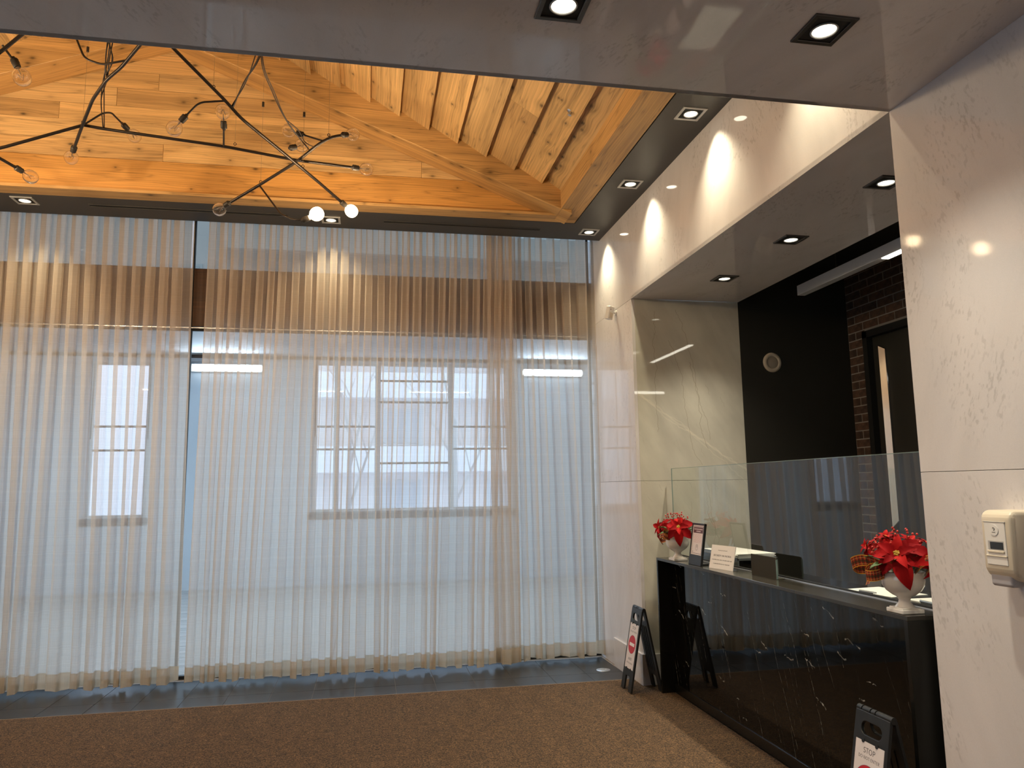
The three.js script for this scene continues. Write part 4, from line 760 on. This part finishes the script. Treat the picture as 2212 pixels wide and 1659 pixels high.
// ---- wall things
{
  const t = thing('hand_sanitizer_dispenser', 'cream plastic hand sanitizer dispenser fixed on the marble pier', 'soap dispenser', [0, 1.30, 4.735]);
  const D = 0.105, W = 0.068, s = new THREE.Shape(); s.moveTo(0, 0.245); s.lineTo(-D + 0.03, 0.245); s.quadraticCurveTo(-D, 0.24, -D, 0.21); s.lineTo(-D, 0.045); s.quadraticCurveTo(-D + 0.01, 0.004, -D + 0.055, 0.0); s.lineTo(-0.03, -0.012); s.lineTo(0, -0.012); s.closePath();
  part('housing', toCreasedNormals(new THREE.ExtrudeGeometry(s, { depth: 2 * W - 0.036, bevelEnabled: true, bevelSize: 0.018, bevelThickness: 0.018, bevelOffset: -0.018, bevelSegments: 5, curveSegments: 14 }).translate(0, 0, -W + 0.018), 0.5), M.whitePlastic, t);
  part('face_plate', rb(-D - 0.003, 0.055, -W + 0.022, -D + 0.004, 0.205, W - 0.024, 0.003, 2), M.sensorPlastic, t, 'pale front plate');
  part('groove', rb(-D - 0.0042, 0.203, -W + 0.02, -D, 0.206, W - 0.022, 0.0008), M.trimSilver, t);
  const win = part('window', rb(-D - 0.0042, 0.105, -W + 0.034, -D, 0.140, W - 0.034, 0.0015), M.trimSilver, t); part('pane', rb(-D - 0.0052, 0.110, -W + 0.044, -D - 0.003, 0.135, W - 0.036, 0.001), M.darkGlass, win);
  part('ledge', rb(-D - 0.008, 0.098, -W + 0.032, -D, 0.106, W - 0.032, 0.002), M.whitePlastic, t); part('rib', rb(-D - 0.006, 0.084, -W + 0.022, -D, 0.089, W - 0.024, 0.0015), M.whitePlastic, t);
  const em = part('emblem', cyl(0.019, 0.019, 0.003, 28).rotateZ(Math.PI / 2).translate(-D - 0.0035, 0.176, -0.002), M.sensorPlastic, t); part('mark', mergeGeometries([new THREE.TorusGeometry(0.0045, 0.0014, 6, 14, 3.6).rotateY(Math.PI / 2).rotateX(0.8).translate(-D - 0.0052, 0.180, -0.003), bx(-D - 0.0056, 0.168, -0.010, -D - 0.005, 0.1695, 0.004)]), M.trimDark, em);
  part('nozzle', rb(-D + 0.012, -0.020, -W + 0.012, -0.04, 0.030, W - 0.03, 0.012, 3), M.nozzle, t, 'grey drip nozzle');
}
{
  const t = thing('motion_sensor', 'small white motion sensor on a bracket high on the marble wall', 'sensor', [0, 3.262, 0.455]);
  part('bracket', mergeGeometries([cyl(0.022, 0.022, 0.012, 18).rotateZ(Math.PI / 2).translate(-0.006, 0, 0), cyl(0.008, 0.008, 0.04, 12).rotateZ(Math.PI / 2).translate(-0.025, 0, 0), new THREE.SphereGeometry(0.012, 14, 10).translate(-0.042, 0, 0)]), M.sensorPlastic, t);
  const h = part('housing', rb(-0.032, -0.062, -0.026, 0.032, 0.062, 0.026, 0.008, 3), M.sensorPlastic, t); h.position.set(-0.068, -0.004, 0.0); h.rotation.set(0.2, 0.5, -0.22);
  part('lens', rb(-0.02, -0.045, 0.024, 0.02, 0.004, 0.030, 0.003, 2), M.whitePlastic, h); part('led', rb(-0.022, 0.028, 0.0255, -0.012, 0.034, 0.028, 0.001), M.darkGlass, h);
}
{
  const t = thing('wall_speaker', 'round cream wall speaker on the black office wall', 'speaker', [1.331, 2.743, Z2]);
  part('rim', lathe([[0.052, 0.004], [0.060, 0.016], [0.078, 0.016], [0.090, 0.006], [0.091, 0], [0.05, 0]], 40).rotateX(Math.PI / 2), M.speaker, t); part('grille', lathe([[0, 0.014], [0.03, 0.0135], [0.056, 0.010], [0.056, 0.003]], 36).rotateX(Math.PI / 2), M.speakerGrille, t);
}
{
  const t = thing('sprinkler_head', 'round chrome sprinkler head on the sloped timber boards', 'sprinkler', [-0.835, 4.395, 2.02]); t.rotation.z = -Math.atan(PITCH);
  part('escutcheon', lathe([[0, -0.006], [0.02, -0.010], [0.036, -0.004], [0.038, 0.002], [0.03, 0.01]], 26), M.chrome, t); part('deflector', mergeGeometries([cyl(0.006, 0.008, 0.028, 12).translate(0, -0.02, 0), cyl(0.014, 0.014, 0.002, 18).translate(0, -0.036, 0), bx(-0.010, -0.034, -0.0015, -0.0075, -0.008, 0.0015), bx(0.0075, -0.034, -0.0015, 0.010, -0.008, 0.0015)]), M.steel, t);
}
{
  const t = thing('floor_cover', 'round brushed metal floor outlet cover in the dark tiles', 'floor cover', [-0.165, 0, 0.243]);
  part('plate', lathe([[0, 0.004], [0.056, 0.004], [0.063, 0.002], [0.064, 0]], 40), M.steel, t); part('cap', lathe([[0.0, 0.0052], [0.030, 0.0052], [0.033, 0.004]], 30), M.trimSilver, t); part('slot', bx(-0.02, 0.0051, -0.003, 0.02, 0.0058, 0.003), M.matteBlack, t);
}
renderer.render(scene, camera);
